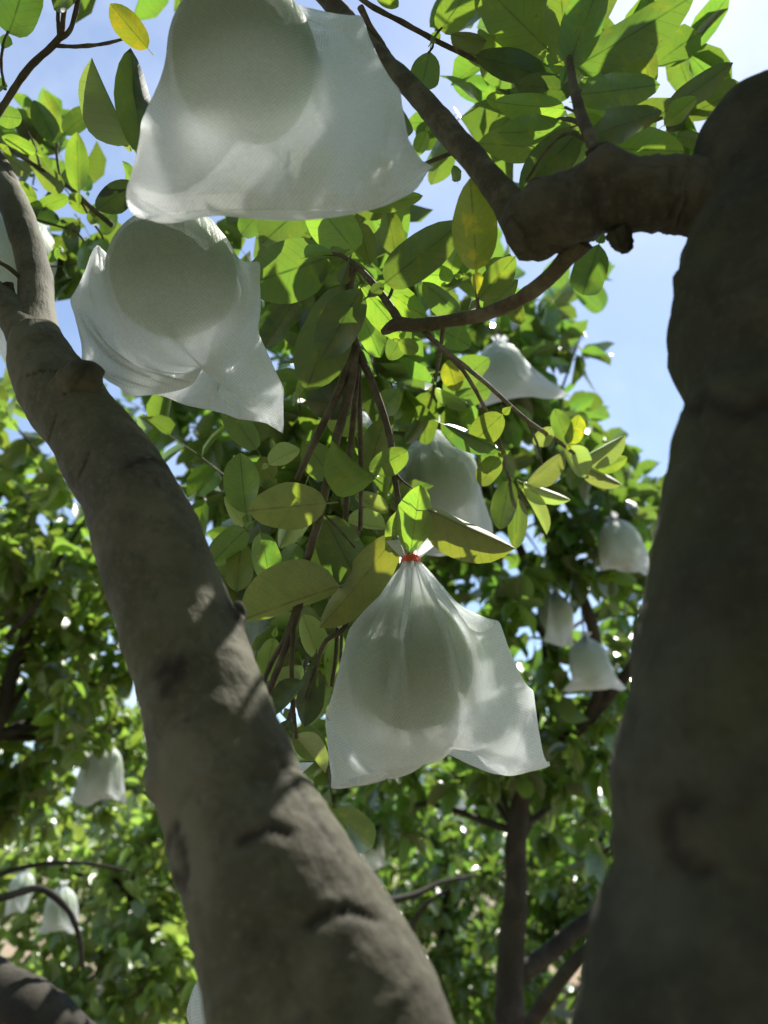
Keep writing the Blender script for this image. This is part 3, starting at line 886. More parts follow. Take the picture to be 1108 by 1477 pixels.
# hand-placed leaves of the near tree: base, tip, width (pixels), depth, tip depth offset, roll, shape, material
LEAVES = [
    # top left
    (12, 48, 45, -42, 66, .80, .02, 8, 'flat', M_LEAF), (112, -25, 76, 15, 34, .78, 0, 0, 'flat', M_LEAF), (213, 70, 158, 6, 46, .80, .0, -5, 'plain', M_YELLOW),
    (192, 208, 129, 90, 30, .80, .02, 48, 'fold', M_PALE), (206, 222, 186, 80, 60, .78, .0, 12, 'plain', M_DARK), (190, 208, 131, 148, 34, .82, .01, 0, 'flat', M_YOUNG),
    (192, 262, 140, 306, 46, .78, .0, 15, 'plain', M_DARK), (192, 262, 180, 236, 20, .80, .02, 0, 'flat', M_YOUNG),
    (113, 276, 110, 192, 36, 1.12, .01, 8, 'flat', M_YOUNG), (84, 202, 66, 132, 27, 1.14, 0, -20, 'flat', M_YOUNG), (82, 205, 49, 147, 36, 1.13, 0, 5, 'plain', M_LEAF),
    (92, 192, 134, 155, 30, 1.12, .01, 10, 'flat', M_LEAF), (52, 220, 4, 196, 25, 1.14, 0, 0, 'plain', M_YOUNG), (48, 240, 94, 278, 32, 1.15, 0, 0, 'flat', M_YOUNG),
    (99, 284, 50, 302, 26, 1.16, 0, 0, 'flat', M_YOUNG), (42, 250, 14, 232, 26, 1.13, .0, 30, 'curl', M_PALE), (58, 252, 46, 200, 24, 1.17, 0, 0, 'flat', M_YOUNG),
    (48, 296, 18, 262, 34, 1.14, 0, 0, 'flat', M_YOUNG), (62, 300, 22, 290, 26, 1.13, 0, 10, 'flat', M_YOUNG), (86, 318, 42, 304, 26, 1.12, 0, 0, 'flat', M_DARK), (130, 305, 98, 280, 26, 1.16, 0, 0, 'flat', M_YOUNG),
    (112, 320, 98, 345, 20, 1.1, 0, 20, 'plain', M_LEAF), (150, 290, 128, 328, 26, 1.16, 0, 0, 'flat', M_YOUNG), (165, 300, 148, 340, 26, 1.16, 0, 0, 'flat', M_LEAF), (-12, 165, 34, 172, 34, .86, 0, 0, 'flat', M_LEAF), (-16, 110, 8, 132, 26, .82, 0, 0, 'flat', M_LEAF),
    (78, 352, 95, 375, 16, 1.1, 0, 0, 'flat', M_YOUNG), (85, 358, 70, 380, 14, 1.1, 0, 0, 'flat', M_LEAF), (126, 276, 120, 248, 22, 1.18, 0, 0, 'flat', M_LEAF), (-10, 235, 12, 210, 30, 1.1, 0, 0, 'flat', M_YOUNG),
    # top middle
    (620, 74, 606, 138, 50, .80, -.01, 5, 'plain', M_LEAF), (635, 44, 690, -32, 56, .80, .02, 0, 'flat', M_YOUNG), (788, 69, 690, -28, 84, .80, .02, 0, 'flat', M_YOUNG),
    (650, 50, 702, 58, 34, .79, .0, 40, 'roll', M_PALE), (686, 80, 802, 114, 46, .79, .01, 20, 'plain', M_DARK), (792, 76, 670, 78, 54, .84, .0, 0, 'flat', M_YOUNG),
    (816, 157, 712, 150, 42, .74, .02, 0, 'plain', M_YOUNG), (736, 168, 706, 198, 28, .86, 0, 0, 'flat', M_LEAF), (820, 192, 722, 190, 54, .70, .03, 0, 'plain', M_LEAF), (790, 214, 692, 205, 56, .78, .02, 0, 'flat', M_YOUNG),
    (835, 190, 752, 276, 68, .68, .05, 0, 'plain', M_LEAF), (752, 118, 690, 92, 40, .88, 0, 0, 'flat', M_LEAF), (730, 150, 702, 140, 26, .86, 0, 0, 'flat', M_YOUNG), (540, -20, 575, 10, 28, .85, 0, 0, 'flat', M_YOUNG),
    # top right shoot
    (822, 92, 864, -30, 70, .68, .03, 5, 'plain', M_LEAF), (830, 96, 994, 6, 72, .69, .03, -8, 'plain', M_LEAF), (818, 88, 806, -25, 58, .76, .03, 0, 'flat', M_YOUNG), (838, 136, 946, 124, 66, .68, .02, 0, 'plain', M_LEAF),
    (852, 196, 948, 162, 50, .63, .04, 8, 'plain', M_LEAF), (872, 214, 986, 218, 66, .72, .02, 0, 'flat', M_YOUNG), (966, 156, 1050, 98, 40, .76, .02, 0, 'plain', M_LEAF), (958, 180, 1004, 140, 32, .74, .0, 15, 'wavy', M_YOUNG),
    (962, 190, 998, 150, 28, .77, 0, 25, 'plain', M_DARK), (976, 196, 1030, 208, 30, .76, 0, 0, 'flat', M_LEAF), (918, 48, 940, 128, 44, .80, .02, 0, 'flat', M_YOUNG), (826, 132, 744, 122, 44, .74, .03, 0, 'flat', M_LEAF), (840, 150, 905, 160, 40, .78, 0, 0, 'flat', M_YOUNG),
    (850, 205, 775, 236, 34, .78, 0, 0, 'flat', M_LEAF), (846, 200, 800, 262, 40, .76, 0, 0, 'flat', M_YOUNG), (850, 140, 878, 90, 36, .82, 0, 0, 'flat', M_LEAF), (826, 120, 860, 80, 30, .80, 0, 30, 'fold', M_PALE), (800, 120, 770, 170, 40, .84, 0, 0, 'flat', M_LEAF),
    (838, 170, 870, 190, 30, .74, 0, 0, 'flat', M_YOUNG), (905, 190, 935, 170, 26, .78, 0, 0, 'flat', M_LEAF), (820, 62, 760, -18, 50, .84, .03, 0, 'flat', M_LEAF), (822, 62, 900, -45, 50, .84, .03, 0, 'flat', M_YOUNG),
    # middle cluster under the top bag
    (470, 372, 360, 412, 96, .82, .02, 5, 'plain', M_LEAF), (492, 412, 442, 564, 90, .79, .0, 10, 'cup', M_LEAF), (520, 416, 462, 520, 66, .77, .0, -5, 'plain', M_LEAF), (445, 292, 372, 354, 74, .88, .0, 0, 'flat', M_LEAF),
    (512, 362, 448, 286, 78, .82, .02, 0, 'plain', M_YOUNG), (518, 322, 534, 382, 40, .84, 0, 5, 'cup', M_YOUNG), (558, 298, 572, 376, 38, .90, 0, 0, 'flat', M_YOUNG), (528, 302, 610, 282, 30, .88, 0, 10, 'flat', M_YOUNG),
    (556, 408, 660, 326, 66, .76, .02, 5, 'plain', M_LEAF), (538, 408, 614, 458, 46, .82, 0, 0, 'flat', M_YOUNG), (518, 410, 588, 494, 48, .84, 0, 0, 'flat', M_YOUNG), (520, 448, 550, 518, 40, .86, 0, 0, 'flat', M_YOUNG), (500, 374, 462, 408, 42, .83, 0, 0, 'plain', M_LEAF),
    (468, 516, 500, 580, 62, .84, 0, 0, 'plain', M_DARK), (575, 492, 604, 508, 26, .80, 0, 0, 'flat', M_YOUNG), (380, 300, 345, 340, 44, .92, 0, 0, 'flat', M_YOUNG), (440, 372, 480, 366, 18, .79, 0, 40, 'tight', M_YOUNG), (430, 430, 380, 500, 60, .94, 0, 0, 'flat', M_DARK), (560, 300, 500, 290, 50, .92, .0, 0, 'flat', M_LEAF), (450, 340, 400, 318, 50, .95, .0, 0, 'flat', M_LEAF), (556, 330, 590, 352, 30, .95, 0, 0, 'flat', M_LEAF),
    # around the swinging branch
    (687, 390, 680, 260, 76, .68, .01, 0, 'flat', M_YELLOW), (864, 352, 836, 436, 56, .66, .01, 0, 'plain', M_LEAF), (690, 432, 742, 372, 44, .74, .0, 10, 'curl', M_YOUNG), (662, 452, 610, 408, 40, .78, 0, 20, 'fold', M_LEAF),
    (655, 398, 602, 396, 36, .84, 0, 0, 'flat', M_YOUNG), (700, 448, 745, 405, 34, .76, 0, 0, 'flat', M_YOUNG), (604, 410, 645, 440, 34, .85, 0, 0, 'flat', M_LEAF), (705, 375, 740, 400, 36, .80, 0, 0, 'flat', M_LEAF), (735, 425, 750, 465, 34, .80, 0, 0, 'flat', M_YOUNG), (648, 396, 665, 352, 30, .86, 0, 0, 'flat', M_YOUNG), (626, 470, 680, 500, 40, .85, 0, 0, 'flat', M_LEAF), (590, 470, 560, 520, 34, .86, 0, 0, 'flat', M_LEAF),
    (560, 150, 590, 210, 36, .90, 0, 0, 'flat', M_LEAF), (615, 190, 600, 225, 26, .9, 0, 0, 'flat', M_YOUNG), (660, 262, 655, 240, 20, .8, 0, 0, 'flat', M_LEAF),
    # hanging cluster left of the middle bag
    (370, 648, 324, 584, 46, .86, .01, 8, 'plain', M_LEAF), (356, 740, 344, 653, 56, .84, .0, 0, 'flat', M_LEAF), (388, 670, 430, 642, 34, .84, 0, 40, 'curl', M_PALE), (470, 726, 360, 736, 76, .76, .0, -8, 'plain', M_DUSTY),
    (354, 764, 303, 812, 46, .84, 0, 0, 'plain', M_LEAF), (376, 768, 392, 846, 48, .83, 0, 5, 'plain', M_LEAF), (348, 782, 342, 858, 46, .86, 0, 0, 'flat', M_YOUNG), (352, 758, 322, 716, 36, .88, 0, 35, 'roll', M_PALE), (394, 690, 375, 660, 34, .88, 0, 0, 'flat', M_YOUNG),
    (542, 690, 476, 640, 26, .75, .0, 45, 'tight', M_YOUNG), (588, 650, 533, 682, 42, .76, .0, 0, 'plain', M_YOUNG), (528, 692, 556, 602, 50, .84, 0, 0, 'plain', M_LEAF), (572, 772, 470, 905, 74, .77, .02, 12, 'plain', M_DUSTY),
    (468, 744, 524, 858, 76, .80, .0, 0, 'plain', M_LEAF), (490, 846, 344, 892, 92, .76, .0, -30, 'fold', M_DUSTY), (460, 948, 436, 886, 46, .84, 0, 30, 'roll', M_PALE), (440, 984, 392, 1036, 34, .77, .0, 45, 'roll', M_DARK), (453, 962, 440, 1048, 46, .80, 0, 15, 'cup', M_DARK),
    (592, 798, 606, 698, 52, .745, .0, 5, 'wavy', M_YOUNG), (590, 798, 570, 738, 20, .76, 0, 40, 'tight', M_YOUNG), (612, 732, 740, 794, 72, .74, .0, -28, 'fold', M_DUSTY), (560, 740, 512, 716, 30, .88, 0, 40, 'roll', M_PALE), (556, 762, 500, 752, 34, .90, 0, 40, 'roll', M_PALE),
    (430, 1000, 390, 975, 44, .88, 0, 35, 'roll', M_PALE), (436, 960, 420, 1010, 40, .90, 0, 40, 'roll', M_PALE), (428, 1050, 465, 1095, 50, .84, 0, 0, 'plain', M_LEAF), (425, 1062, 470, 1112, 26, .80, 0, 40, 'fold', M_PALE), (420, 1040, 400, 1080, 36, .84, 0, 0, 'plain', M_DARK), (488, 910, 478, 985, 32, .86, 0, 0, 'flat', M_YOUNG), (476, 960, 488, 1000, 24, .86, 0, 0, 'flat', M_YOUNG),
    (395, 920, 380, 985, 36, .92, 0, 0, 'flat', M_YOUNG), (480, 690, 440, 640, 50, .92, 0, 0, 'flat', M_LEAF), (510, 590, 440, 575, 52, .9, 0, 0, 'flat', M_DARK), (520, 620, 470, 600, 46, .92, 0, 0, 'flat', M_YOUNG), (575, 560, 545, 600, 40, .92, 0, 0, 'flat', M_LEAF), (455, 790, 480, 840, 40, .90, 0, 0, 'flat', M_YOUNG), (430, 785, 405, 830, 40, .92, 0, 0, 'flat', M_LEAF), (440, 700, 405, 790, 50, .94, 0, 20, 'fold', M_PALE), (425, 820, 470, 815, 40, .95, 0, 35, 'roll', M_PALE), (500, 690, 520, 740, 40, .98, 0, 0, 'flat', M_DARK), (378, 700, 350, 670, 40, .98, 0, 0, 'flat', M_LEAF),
    # right-hand thin twigs
    (725, 598, 678, 642, 50, .86, 0, 0, 'flat', M_YOUNG), (640, 612, 718, 648, 36, .87, 0, -30, 'fold', M_LEAF), (836, 662, 902, 630, 36, 1.15, 0, -25, 'fold', M_PALE), (760, 697, 812, 652, 34, 1.1, 0, 25, 'roll', M_PALE), (735, 692, 720, 765, 42, 1.05, 0, 0, 'plain', M_LEAF),
    (746, 718, 744, 792, 32, 1.08, 0, 20, 'fold', M_LEAF), (756, 696, 822, 722, 26, 1.1, 0, -35, 'fold', M_PALE), (752, 705, 790, 770, 20, 1.1, 0, 40, 'fold', M_PALE), (815, 645, 842, 690, 36, 1.14, 0, -30, 'roll', M_PALE), (840, 672, 896, 700, 26, 1.18, 0, -30, 'fold', M_PALE), (820, 640, 800, 590, 36, 1.1, 0, 0, 'plain', M_LEAF), (822, 640, 838, 600, 30, 1.1, 0, 0, 'flat', M_YELLOW),
    (770, 640, 795, 615, 30, 1.06, 0, 30, 'roll', M_PALE), (720, 660, 690, 700, 36, .90, 0, 0, 'flat', M_YOUNG), (725, 655, 690, 672, 32, .90, 0, 0, 'flat', M_LEAF), (618, 590, 585, 640, 24, 1.2, 0, 20, 'fold', M_LEAF), (628, 560, 680, 585, 22, 1.2, 0, 30, 'roll', M_PALE), (645, 520, 660, 565, 36, 1.1, 0, 0, 'flat', M_YELLOW), (850, 675, 880, 640, 30, 1.2, 0, 0, 'flat', M_LEAF), (860, 680, 905, 660, 26, 1.2, 0, 0, 'flat', M_YOUNG),
]
rl = np.random.default_rng(17)
for q in LEAVES:
    shp = q[8]
    if shp in ('flat', 'plain'):
        shp = (shp, shp, 'curl', 'wavy')[rl.integers(0, 4)]
    mt_ = q[9] if q[9] is not M_LEAF or rl.random() > .30 else M_MID
    place_leaf(TREE, *q[:4], q[4] * rl.uniform(.82, .95), q[5], q[6] + rl.normal(0, .012), q[7] + rl.normal(0, 9), shp, mt_)
print('hand-placed leaves', len(LEAVES))


# ------------------------------------------------------------------ foliage masses
LOW = [leaf_template(5, 3, f, c, 0, tw, petiole=False, seed=s) for f, c, tw, s in
       ((.25, .10, .1, 11), (.55, .20, -.15, 12), (.15, .28, .2, 13), (.9, .12, 0, 14))]


def twig_leaves(start, direc, length, step, lmin, lmax, r, droop=.35, tip=4, up=1.0):
    """points, axes, normals, lengths of the leaves of one twig and the twig's own polyline"""
    k = 5
    pts = [np.array(start)]
    d = np.array(direc, float)
    d /= np.linalg.norm(d)
    for i in range(k - 1):
        d = d + np.array([0, 0, -droop / k]) + r.normal(0, .10, 3)
        d /= np.linalg.norm(d)
        pts.append(pts[-1] + d * length / (k - 1))
    pts = np.array(pts)
    out = []
    n = max(2, int(length / step))
    az = r.uniform(0, 6.28)
    for i in range(n + tip):
        t = min(1.0, (i + .6) / n) * (k - 1)
        j = min(k - 2, int(t))
        p = pts[j] + (pts[j + 1] - pts[j]) * (t - j)
        dd = pts[j + 1] - pts[j]
        dd /= np.linalg.norm(dd)
        az += 2.4 + r.normal(0, .3)
        a = np.cross(dd, [.1, .2, .97])
        a /= np.linalg.norm(a) + 1e-9
        b = np.cross(dd, a)
        side = math.cos(az) * a + math.sin(az) * b
        mixv = .35 if i < n else .75
        ax = dd * mixv + side * .9 + np.array([0, 0, -.22]) + r.normal(0, .18, 3)
        ax /= np.linalg.norm(ax)
        nz = np.array([0, 0, up]) + r.normal(0, .58, 3) + dd * .15
        out.append((p, ax, nz, r.uniform(lmin, lmax)))
    return pts, out


def join_leaves(leaves, r):
    """leaves -> one vertex / face / uv array built from the low templates"""
    VV, FF, UU = [], [], []
    off = 0
    groups = [[] for _ in LOW]
    for lf in leaves:
        groups[r.integers(0, len(LOW))].append(lf)
    for g, (TV, TF, TU) in zip(groups, LOW):
        if not g:
            continue
        p = np.array([q[0] for q in g])
        y = np.array([q[1] for q in g])
        z = np.array([q[2] for q in g])
        L = np.array([q[3] for q in g])
        z = z - y * np.sum(y * z, axis=1)[:, None]
        z /= np.linalg.norm(z, axis=1)[:, None] + 1e-9
        x = np.cross(y, z)
        W = L * r.uniform(.45, .62, len(g))
        T = TV[None, :, :]
        v = p[:, None, :] + x[:, None, :] * (T[..., 0:1] * W[:, None, None]) + y[:, None, :] * (T[..., 1:2] * L[:, None, None]) \
            + z[:, None, :] * (T[..., 2:3] * (.6 * (W + L))[:, None, None])
        m = len(TV)
        f = TF[None] + (np.arange(len(g)) * m)[:, None, None] + off
        VV.append(v.reshape(-1, 3))
        FF.append(f.reshape(-1, 4))
        UU.append(np.tile(TU, (len(g), 1)))
        off += m * len(g)
    return np.vstack(VV), np.vstack(FF), np.vstack(UU)


def join_twigs(lines, r0):
    """thin three-sided twigs joined into one array"""
    VV, FF = [], []
    off = 0
    for pts in lines:
        n = len(pts)
        for i, p in enumerate(pts):
            rad = r0 * (1 - .65 * i / (n - 1))
            for a in range(4):
                an = a * math.pi / 2 + .3
                VV.append(p + np.array([math.cos(an) * rad, math.sin(an) * rad, rad * .5 * math.cos(an * 2)]))
        for i in range(n - 1):
            for a in range(4):
                FF.append((off + i * 4 + a, off + i * 4 + (a + 1) % 4, off + (i + 1) * 4 + (a + 1) % 4, off + (i + 1) * 4 + a))
        off += n * 4
    return np.array(VV), np.array(FF)


def foliage(parent, clumps, per_clump, r, mat, lmin=.065, lmax=.11, step=.028, parts=0, twig_r=.0028, keep=None, tl=(.5, 1.0), part_shapes=('flat', 'plain', 'curl', 'fold')):
    """twigs and leaves filling the clumps; the ones that show largest become leaf parts, the rest one mass"""
    lines, leaves = [], []
    for c, rad in clumps:
        c = np.asarray(c, float)
        for _ in range(max(1, int(per_clump * (rad / .3) ** 2))):
            u = r.normal(0, 1, 3)
            u /= np.linalg.norm(u)
            s = c + u * rad * r.uniform(.05, .55)
            d = u * .9 + r.normal(0, .35, 3) + np.array([0, 0, .25])
            pts, lv = twig_leaves(s, d, rad * r.uniform(*tl), step, lmin, lmax, r)
            if keep is not None and not keep(pts[2]):
                continue
            lines.append(pts)
            leaves += lv
    if keep is not None:
        leaves = [q for q in leaves if keep(q[0])]
    single = []
    if parts:
        sc = []
        for i, q in enumerate(leaves):
            x, y, d = project(q[0] + q[1] * q[3] * .5)
            if d > .2 and -10 < x < 1118 and -10 < y < 1487:
                sc.append((q[3] / d * abs(np.dot(q[2] / np.linalg.norm(q[2]), FWD)) ** .3, i))
        sc.sort(reverse=True)
        pick = set(i for _, i in sc[:parts])
        single = [leaves[i] for i in sorted(pick)]
        leaves = [q for i, q in enumerate(leaves) if i not in pick]
    for p, ax, nz, L in single:
        me = leaf_mesh(part_shapes[r.integers(0, len(part_shapes))], mat)
        link('leaf', me, parent, leaf_matrix(p, ax, nz, L, L * r.uniform(.45, .6)))
    if leaves:
        o = link('foliage', fast_mesh('foliage', *join_leaves(leaves, r), mat=mat), parent)
        o['kind'] = 'stuff'
    if lines:
        v, f = join_twigs(lines, twig_r)
        o = link('twigwork', fast_mesh('twigwork', v, f, mat=M_TWIG), parent)
        o['kind'] = 'stuff'
    return len(leaves) + len(single)


def in_frame(p, m=30):
    x, y, d = project(p)
    return d > .05 and -m < x < 1108 + m and -m < y < 1477 + m


# crown of the near tree above and behind the camera, and out of the frame to the sides: unseen, set and thinned for its shade
r1 = np.random.default_rng(21)
over = []
for (x, y, z, q) in ((-.5, .6, 2.8, .3), (.2, 0., 2.8, .4), (-.5, -.1, 2.6, .4), (.8, .0, 2.6, .4), (0, -.7, 2.4, .4), (.7, -.7, 2.2, .4), (-.8, -.7, 2.3, .4),
                     (1.2, .5, 2.3, .35), (1.2, .9, 1.9, .3), (-1.2, .3, 2.2, .35), (-1.2, .9, 2.3, .3), (1.3, -.2, 1.9, .4), (-1.3, -.5, 1.9, .4), (1.1, 1.2, 2.85, .22),
                     (.2, -1.3, 1.9, .4), (-.6, -1.3, 1.9, .4), (.9, -1.2, 1.8, .4), (.35, .55, 2.9, .16), (.0, .75, 3.2, .16), (-.3, -1.9, 1.7, .4), (.6, -1.9, 1.7, .4), (-1.4, -1.3, 1.6, .4), (1.5, -1.2, 1.6, .4)):
    over.append((np.array([x, y, z]), q))
foliage(TREE, over, 20, r1, M_LEAF, .08, .12, .032, keep=lambda p: not in_frame(p, 25))
for k, (c, q) in enumerate(over):
    a = np.array(tree_base) + V3(0, 0, .95 + .02 * k) if c[0] > -.2 else P(-70, 380, .95)
    if c[0] > -.2:
        a = P(1126, 215 + 6 * k, .6)
    m1 = a * .5 + c * .5 + V3(.05, -.1, .12)
    if not any(in_frame(p, 60) for p in catmull([a, m1, c], 24)[2:]):
        tube('branch', [a, m1, c], [.016, .011, .005], TREE, M_BARK_DARK, n=12, segs=8)

# leafy twigs of the near tree seen behind the hand-placed leaves
r2 = np.random.default_rng(5)
fill = [(P(*a), b) for a, b in (((480, 340, 1.4), .13), ((540, 400, 1.4), .12), ((430, 440, 1.35), .12), ((600, 440, 1.2), .10), ((500, 560, 1.2), .14), ((450, 660, 1.25), .14), ((410, 780, 1.25), .14),
                                ((500, 800, 1.2), .12), ((430, 930, 1.2), .12), ((780, 190, 1.05), .12), ((880, 130, 1.1), .10), ((740, 110, 1.1), .10), ((790, 20, 1.1), .11), ((30, 290, 1.5), .12), ((100, 300, 1.5), .12), ((340, 690, 1.3), .12), ((440, 1070, 1.15), .09))]
foliage(TREE, fill, 36, r2, M_LEAF, .07, .10, .03, parts=120, twig_r=.0018, tl=(.6, 1.1))


# ------------------------------------------------------------------ background trees
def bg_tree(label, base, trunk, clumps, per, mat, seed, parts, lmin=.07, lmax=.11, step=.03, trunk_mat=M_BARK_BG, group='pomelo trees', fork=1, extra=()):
    r = np.random.default_rng(seed)
    base = np.asarray(base, float)
    t = thing('pomelo_tree', label, 'tree', base, group)
    tp = [np.asarray(q[:3], float) for q in trunk]
    tr = [q[3] for q in trunk]
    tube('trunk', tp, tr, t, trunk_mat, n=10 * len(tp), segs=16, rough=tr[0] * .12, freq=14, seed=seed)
    top = tp[-1]
    for (c, q) in clumps:
        c = np.asarray(c, float)
        k = min(range(fork, len(tp)), key=lambda i: np.linalg.norm(tp[i] - c) + .6 * max(0, tp[i][2] - c[2]))
        a = tp[k]
        mid = a * .5 + c * .5 + np.array([r.normal(0, .06), r.normal(0, .06), .06 + abs(r.normal(0, .05))])
        rr = min(tr[k] * .6, .012 + .012 * np.linalg.norm(c - a))
        tube('branch', [a, a * .75 + mid * .25, mid, mid * .4 + c * .6, c], [rr, rr * .8, rr * .6, rr * .45, rr * .25], t, trunk_mat, n=14, segs=7)
    for pts, rad in extra:
        tube('branch', pts, rad, t, trunk_mat, n=8 * len(pts), segs=10, rough=.002, freq=30)
    n = foliage(t, clumps, per, r, mat, lmin, lmax, step, parts=parts)
    return t, n


def PC(lst):
    return [(P(x, y, d), q) for x, y, d, q in lst]


def G(x, y, d):
    p = P(x, y, d)
    return np.array([p[0], p[1], -.05])


# tree behind the middle bag
b1 = G(742, 1477, 3.0)
bg_tree('pomelo tree with slim upright dark trunk behind the red-tied bag', b1,
        [(*b1, .065), (*P(735, 1420, 2.95), .058), (*P(742, 1320, 3.0), .050), (*P(746, 1200, 3.05), .042), (*P(760, 1080, 3.1), .030), (*P(790, 930, 3.1), .022), (*P(740, 760, 2.9), .016)],
        PC([(660, 478, 2.3, .20), (745, 480, 2.4, .26), (840, 478, 2.6, .20), (620, 570, 2.4, .26), (750, 580, 2.6, .28), (690, 670, 2.7, .30), (820, 700, 3.0, .30), (600, 690, 2.6, .28),
            (520, 600, 2.4, .26), (420, 590, 2.4, .24), (330, 600, 2.6, .22), (450, 720, 2.6, .28), (370, 700, 2.7, .22), (910, 690, 3.2, .20), (890, 830, 3.2, .24), (780, 800, 3.0, .30), (700, 880, 3.0, .32), (600, 850, 2.9, .32), (500, 830, 2.8, .28), (400, 830, 2.8, .22),
            (800, 1010, 3.2, .26), (720, 1020, 3.2, .32), (620, 1110, 3.3, .28), (860, 1130, 3.4, .26), (740, 1130, 3.4, .28), (560, 1000, 3.0, .28), (470, 960, 3.0, .24), (540, 1180, 3.4, .22), (225, 605, 2.7, .17), (290, 640, 2.6, .20), (930, 760, 3.5, .22), (905, 890, 3.6, .22), (880, 985, 3.5, .22), (930, 1050, 3.6, .25), (880, 640, 3.0, .10)]),
        15, M_BG, 31, 300, lmin=.095, lmax=.145, step=.036,
        extra=[([P(742, 1410, 2.97), P(785, 1380, 3.0), P(835, 1338, 3.05), P(910, 1290, 3.1)], [.04, .036, .032, .02]),
               ([P(790, 1085, 3.1), P(840, 1045, 3.0), P(880, 1000, 2.95), P(915, 960, 2.9), P(960, 900, 2.9)], [.026, .028, .026, .022, .016]),
               ([P(845, 1040, 3.0), P(862, 1000, 2.95), P(856, 910, 2.9), P(832, 840, 2.9), P(815, 780, 2.9)], [.022, .022, .024, .02, .014]),
               ([P(700, 1560, 2.9), P(765, 1477, 2.7), P(800, 1425, 2.6), P(832, 1385, 2.55), P(900, 1330, 2.5)], [.03, .028, .025, .023, .018])])
# tree at the left edge
b2 = G(70, 1477, 2.1)
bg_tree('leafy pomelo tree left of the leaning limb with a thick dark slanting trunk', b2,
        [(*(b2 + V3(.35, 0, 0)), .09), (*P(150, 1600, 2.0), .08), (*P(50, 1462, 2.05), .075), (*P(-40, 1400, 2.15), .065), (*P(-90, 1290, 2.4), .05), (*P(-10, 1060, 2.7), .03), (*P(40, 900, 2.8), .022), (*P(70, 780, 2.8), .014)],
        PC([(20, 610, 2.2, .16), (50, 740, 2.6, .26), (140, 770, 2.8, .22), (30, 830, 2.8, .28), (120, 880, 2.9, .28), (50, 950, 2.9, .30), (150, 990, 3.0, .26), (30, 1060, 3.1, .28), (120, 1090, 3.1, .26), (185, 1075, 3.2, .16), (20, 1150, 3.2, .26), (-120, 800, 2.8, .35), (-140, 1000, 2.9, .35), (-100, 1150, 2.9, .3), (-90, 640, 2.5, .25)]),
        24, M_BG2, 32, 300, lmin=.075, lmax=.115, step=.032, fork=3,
        extra=[([P(-40, 1310, 2.3), P(20, 1290, 2.25), P(62, 1283, 2.2), P(96, 1310, 2.2), P(114, 1350, 2.2), P(120, 1400, 2.2)], [.011, .011, .010, .009, .008, .006]),
               ([P(-40, 1275, 2.6), P(40, 1250, 2.6), P(120, 1245, 2.6), P(190, 1258, 2.6)], [.010, .008, .007, .004]),
               ([P(10, 920, 2.6), P(60, 860, 2.6), P(90, 800, 2.6), P(130, 740, 2.6)], [.012, .01, .008, .005])])
# sunlit tree lower left
b3 = G(190, 1477, 4.3)
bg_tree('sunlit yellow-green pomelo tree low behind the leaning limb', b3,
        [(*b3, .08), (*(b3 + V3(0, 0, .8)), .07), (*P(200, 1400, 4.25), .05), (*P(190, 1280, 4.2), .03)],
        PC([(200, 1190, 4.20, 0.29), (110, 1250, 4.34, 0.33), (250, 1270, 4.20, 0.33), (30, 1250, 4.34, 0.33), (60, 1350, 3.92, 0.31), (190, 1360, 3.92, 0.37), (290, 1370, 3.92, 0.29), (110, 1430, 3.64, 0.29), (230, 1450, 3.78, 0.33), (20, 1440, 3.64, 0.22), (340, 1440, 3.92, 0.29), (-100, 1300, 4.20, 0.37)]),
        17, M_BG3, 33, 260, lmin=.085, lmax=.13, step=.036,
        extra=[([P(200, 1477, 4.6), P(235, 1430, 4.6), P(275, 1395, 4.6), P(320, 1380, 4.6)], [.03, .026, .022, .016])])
# darker trees lower middle
b4 = G(640, 1477, 4.6)
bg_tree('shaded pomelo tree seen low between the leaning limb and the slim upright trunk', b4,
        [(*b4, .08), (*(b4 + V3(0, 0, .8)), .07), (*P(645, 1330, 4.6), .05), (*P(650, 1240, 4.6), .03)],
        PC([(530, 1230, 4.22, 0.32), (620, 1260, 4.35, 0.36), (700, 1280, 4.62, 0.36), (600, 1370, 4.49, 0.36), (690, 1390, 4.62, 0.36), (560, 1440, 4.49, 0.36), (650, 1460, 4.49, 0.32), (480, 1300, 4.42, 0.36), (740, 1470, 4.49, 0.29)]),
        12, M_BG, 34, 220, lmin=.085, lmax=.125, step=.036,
        extra=[([P(560, 1300, 3.6), P(600, 1290, 3.7), P(640, 1272, 3.8), P(690, 1262, 3.9)], [.02, .016, .012, .008]),
               ([P(585, 1360, 3.8), P(610, 1310, 3.8), P(650, 1280, 3.8)], [.014, .012, .008])])
b5 = G(880, 1477, 4.6)
bg_tree('shaded pomelo tree low beside the thick blurred trunk', b5,
        [(*b5, .08), (*(b5 + V3(0, 0, .8)), .07), (*P(860, 1350, 4.6), .05), (*P(850, 1250, 4.6), .03)],
        PC([(800, 1250, 4.59, 0.33), (880, 1280, 4.59, 0.39), (820, 1360, 4.59, 0.35), (900, 1400, 4.44, 0.39), (800, 1450, 4.59, 0.31), (960, 1250, 4.59, 0.39), (870, 1180, 4.59, 0.31), (1000, 1380, 4.59, 0.39), (1050, 1150, 4.44, 0.39), (1080, 900, 4.07, 0.39)]),
        12, M_BG, 35, 160, lmin=.085, lmax=.125, step=.036)
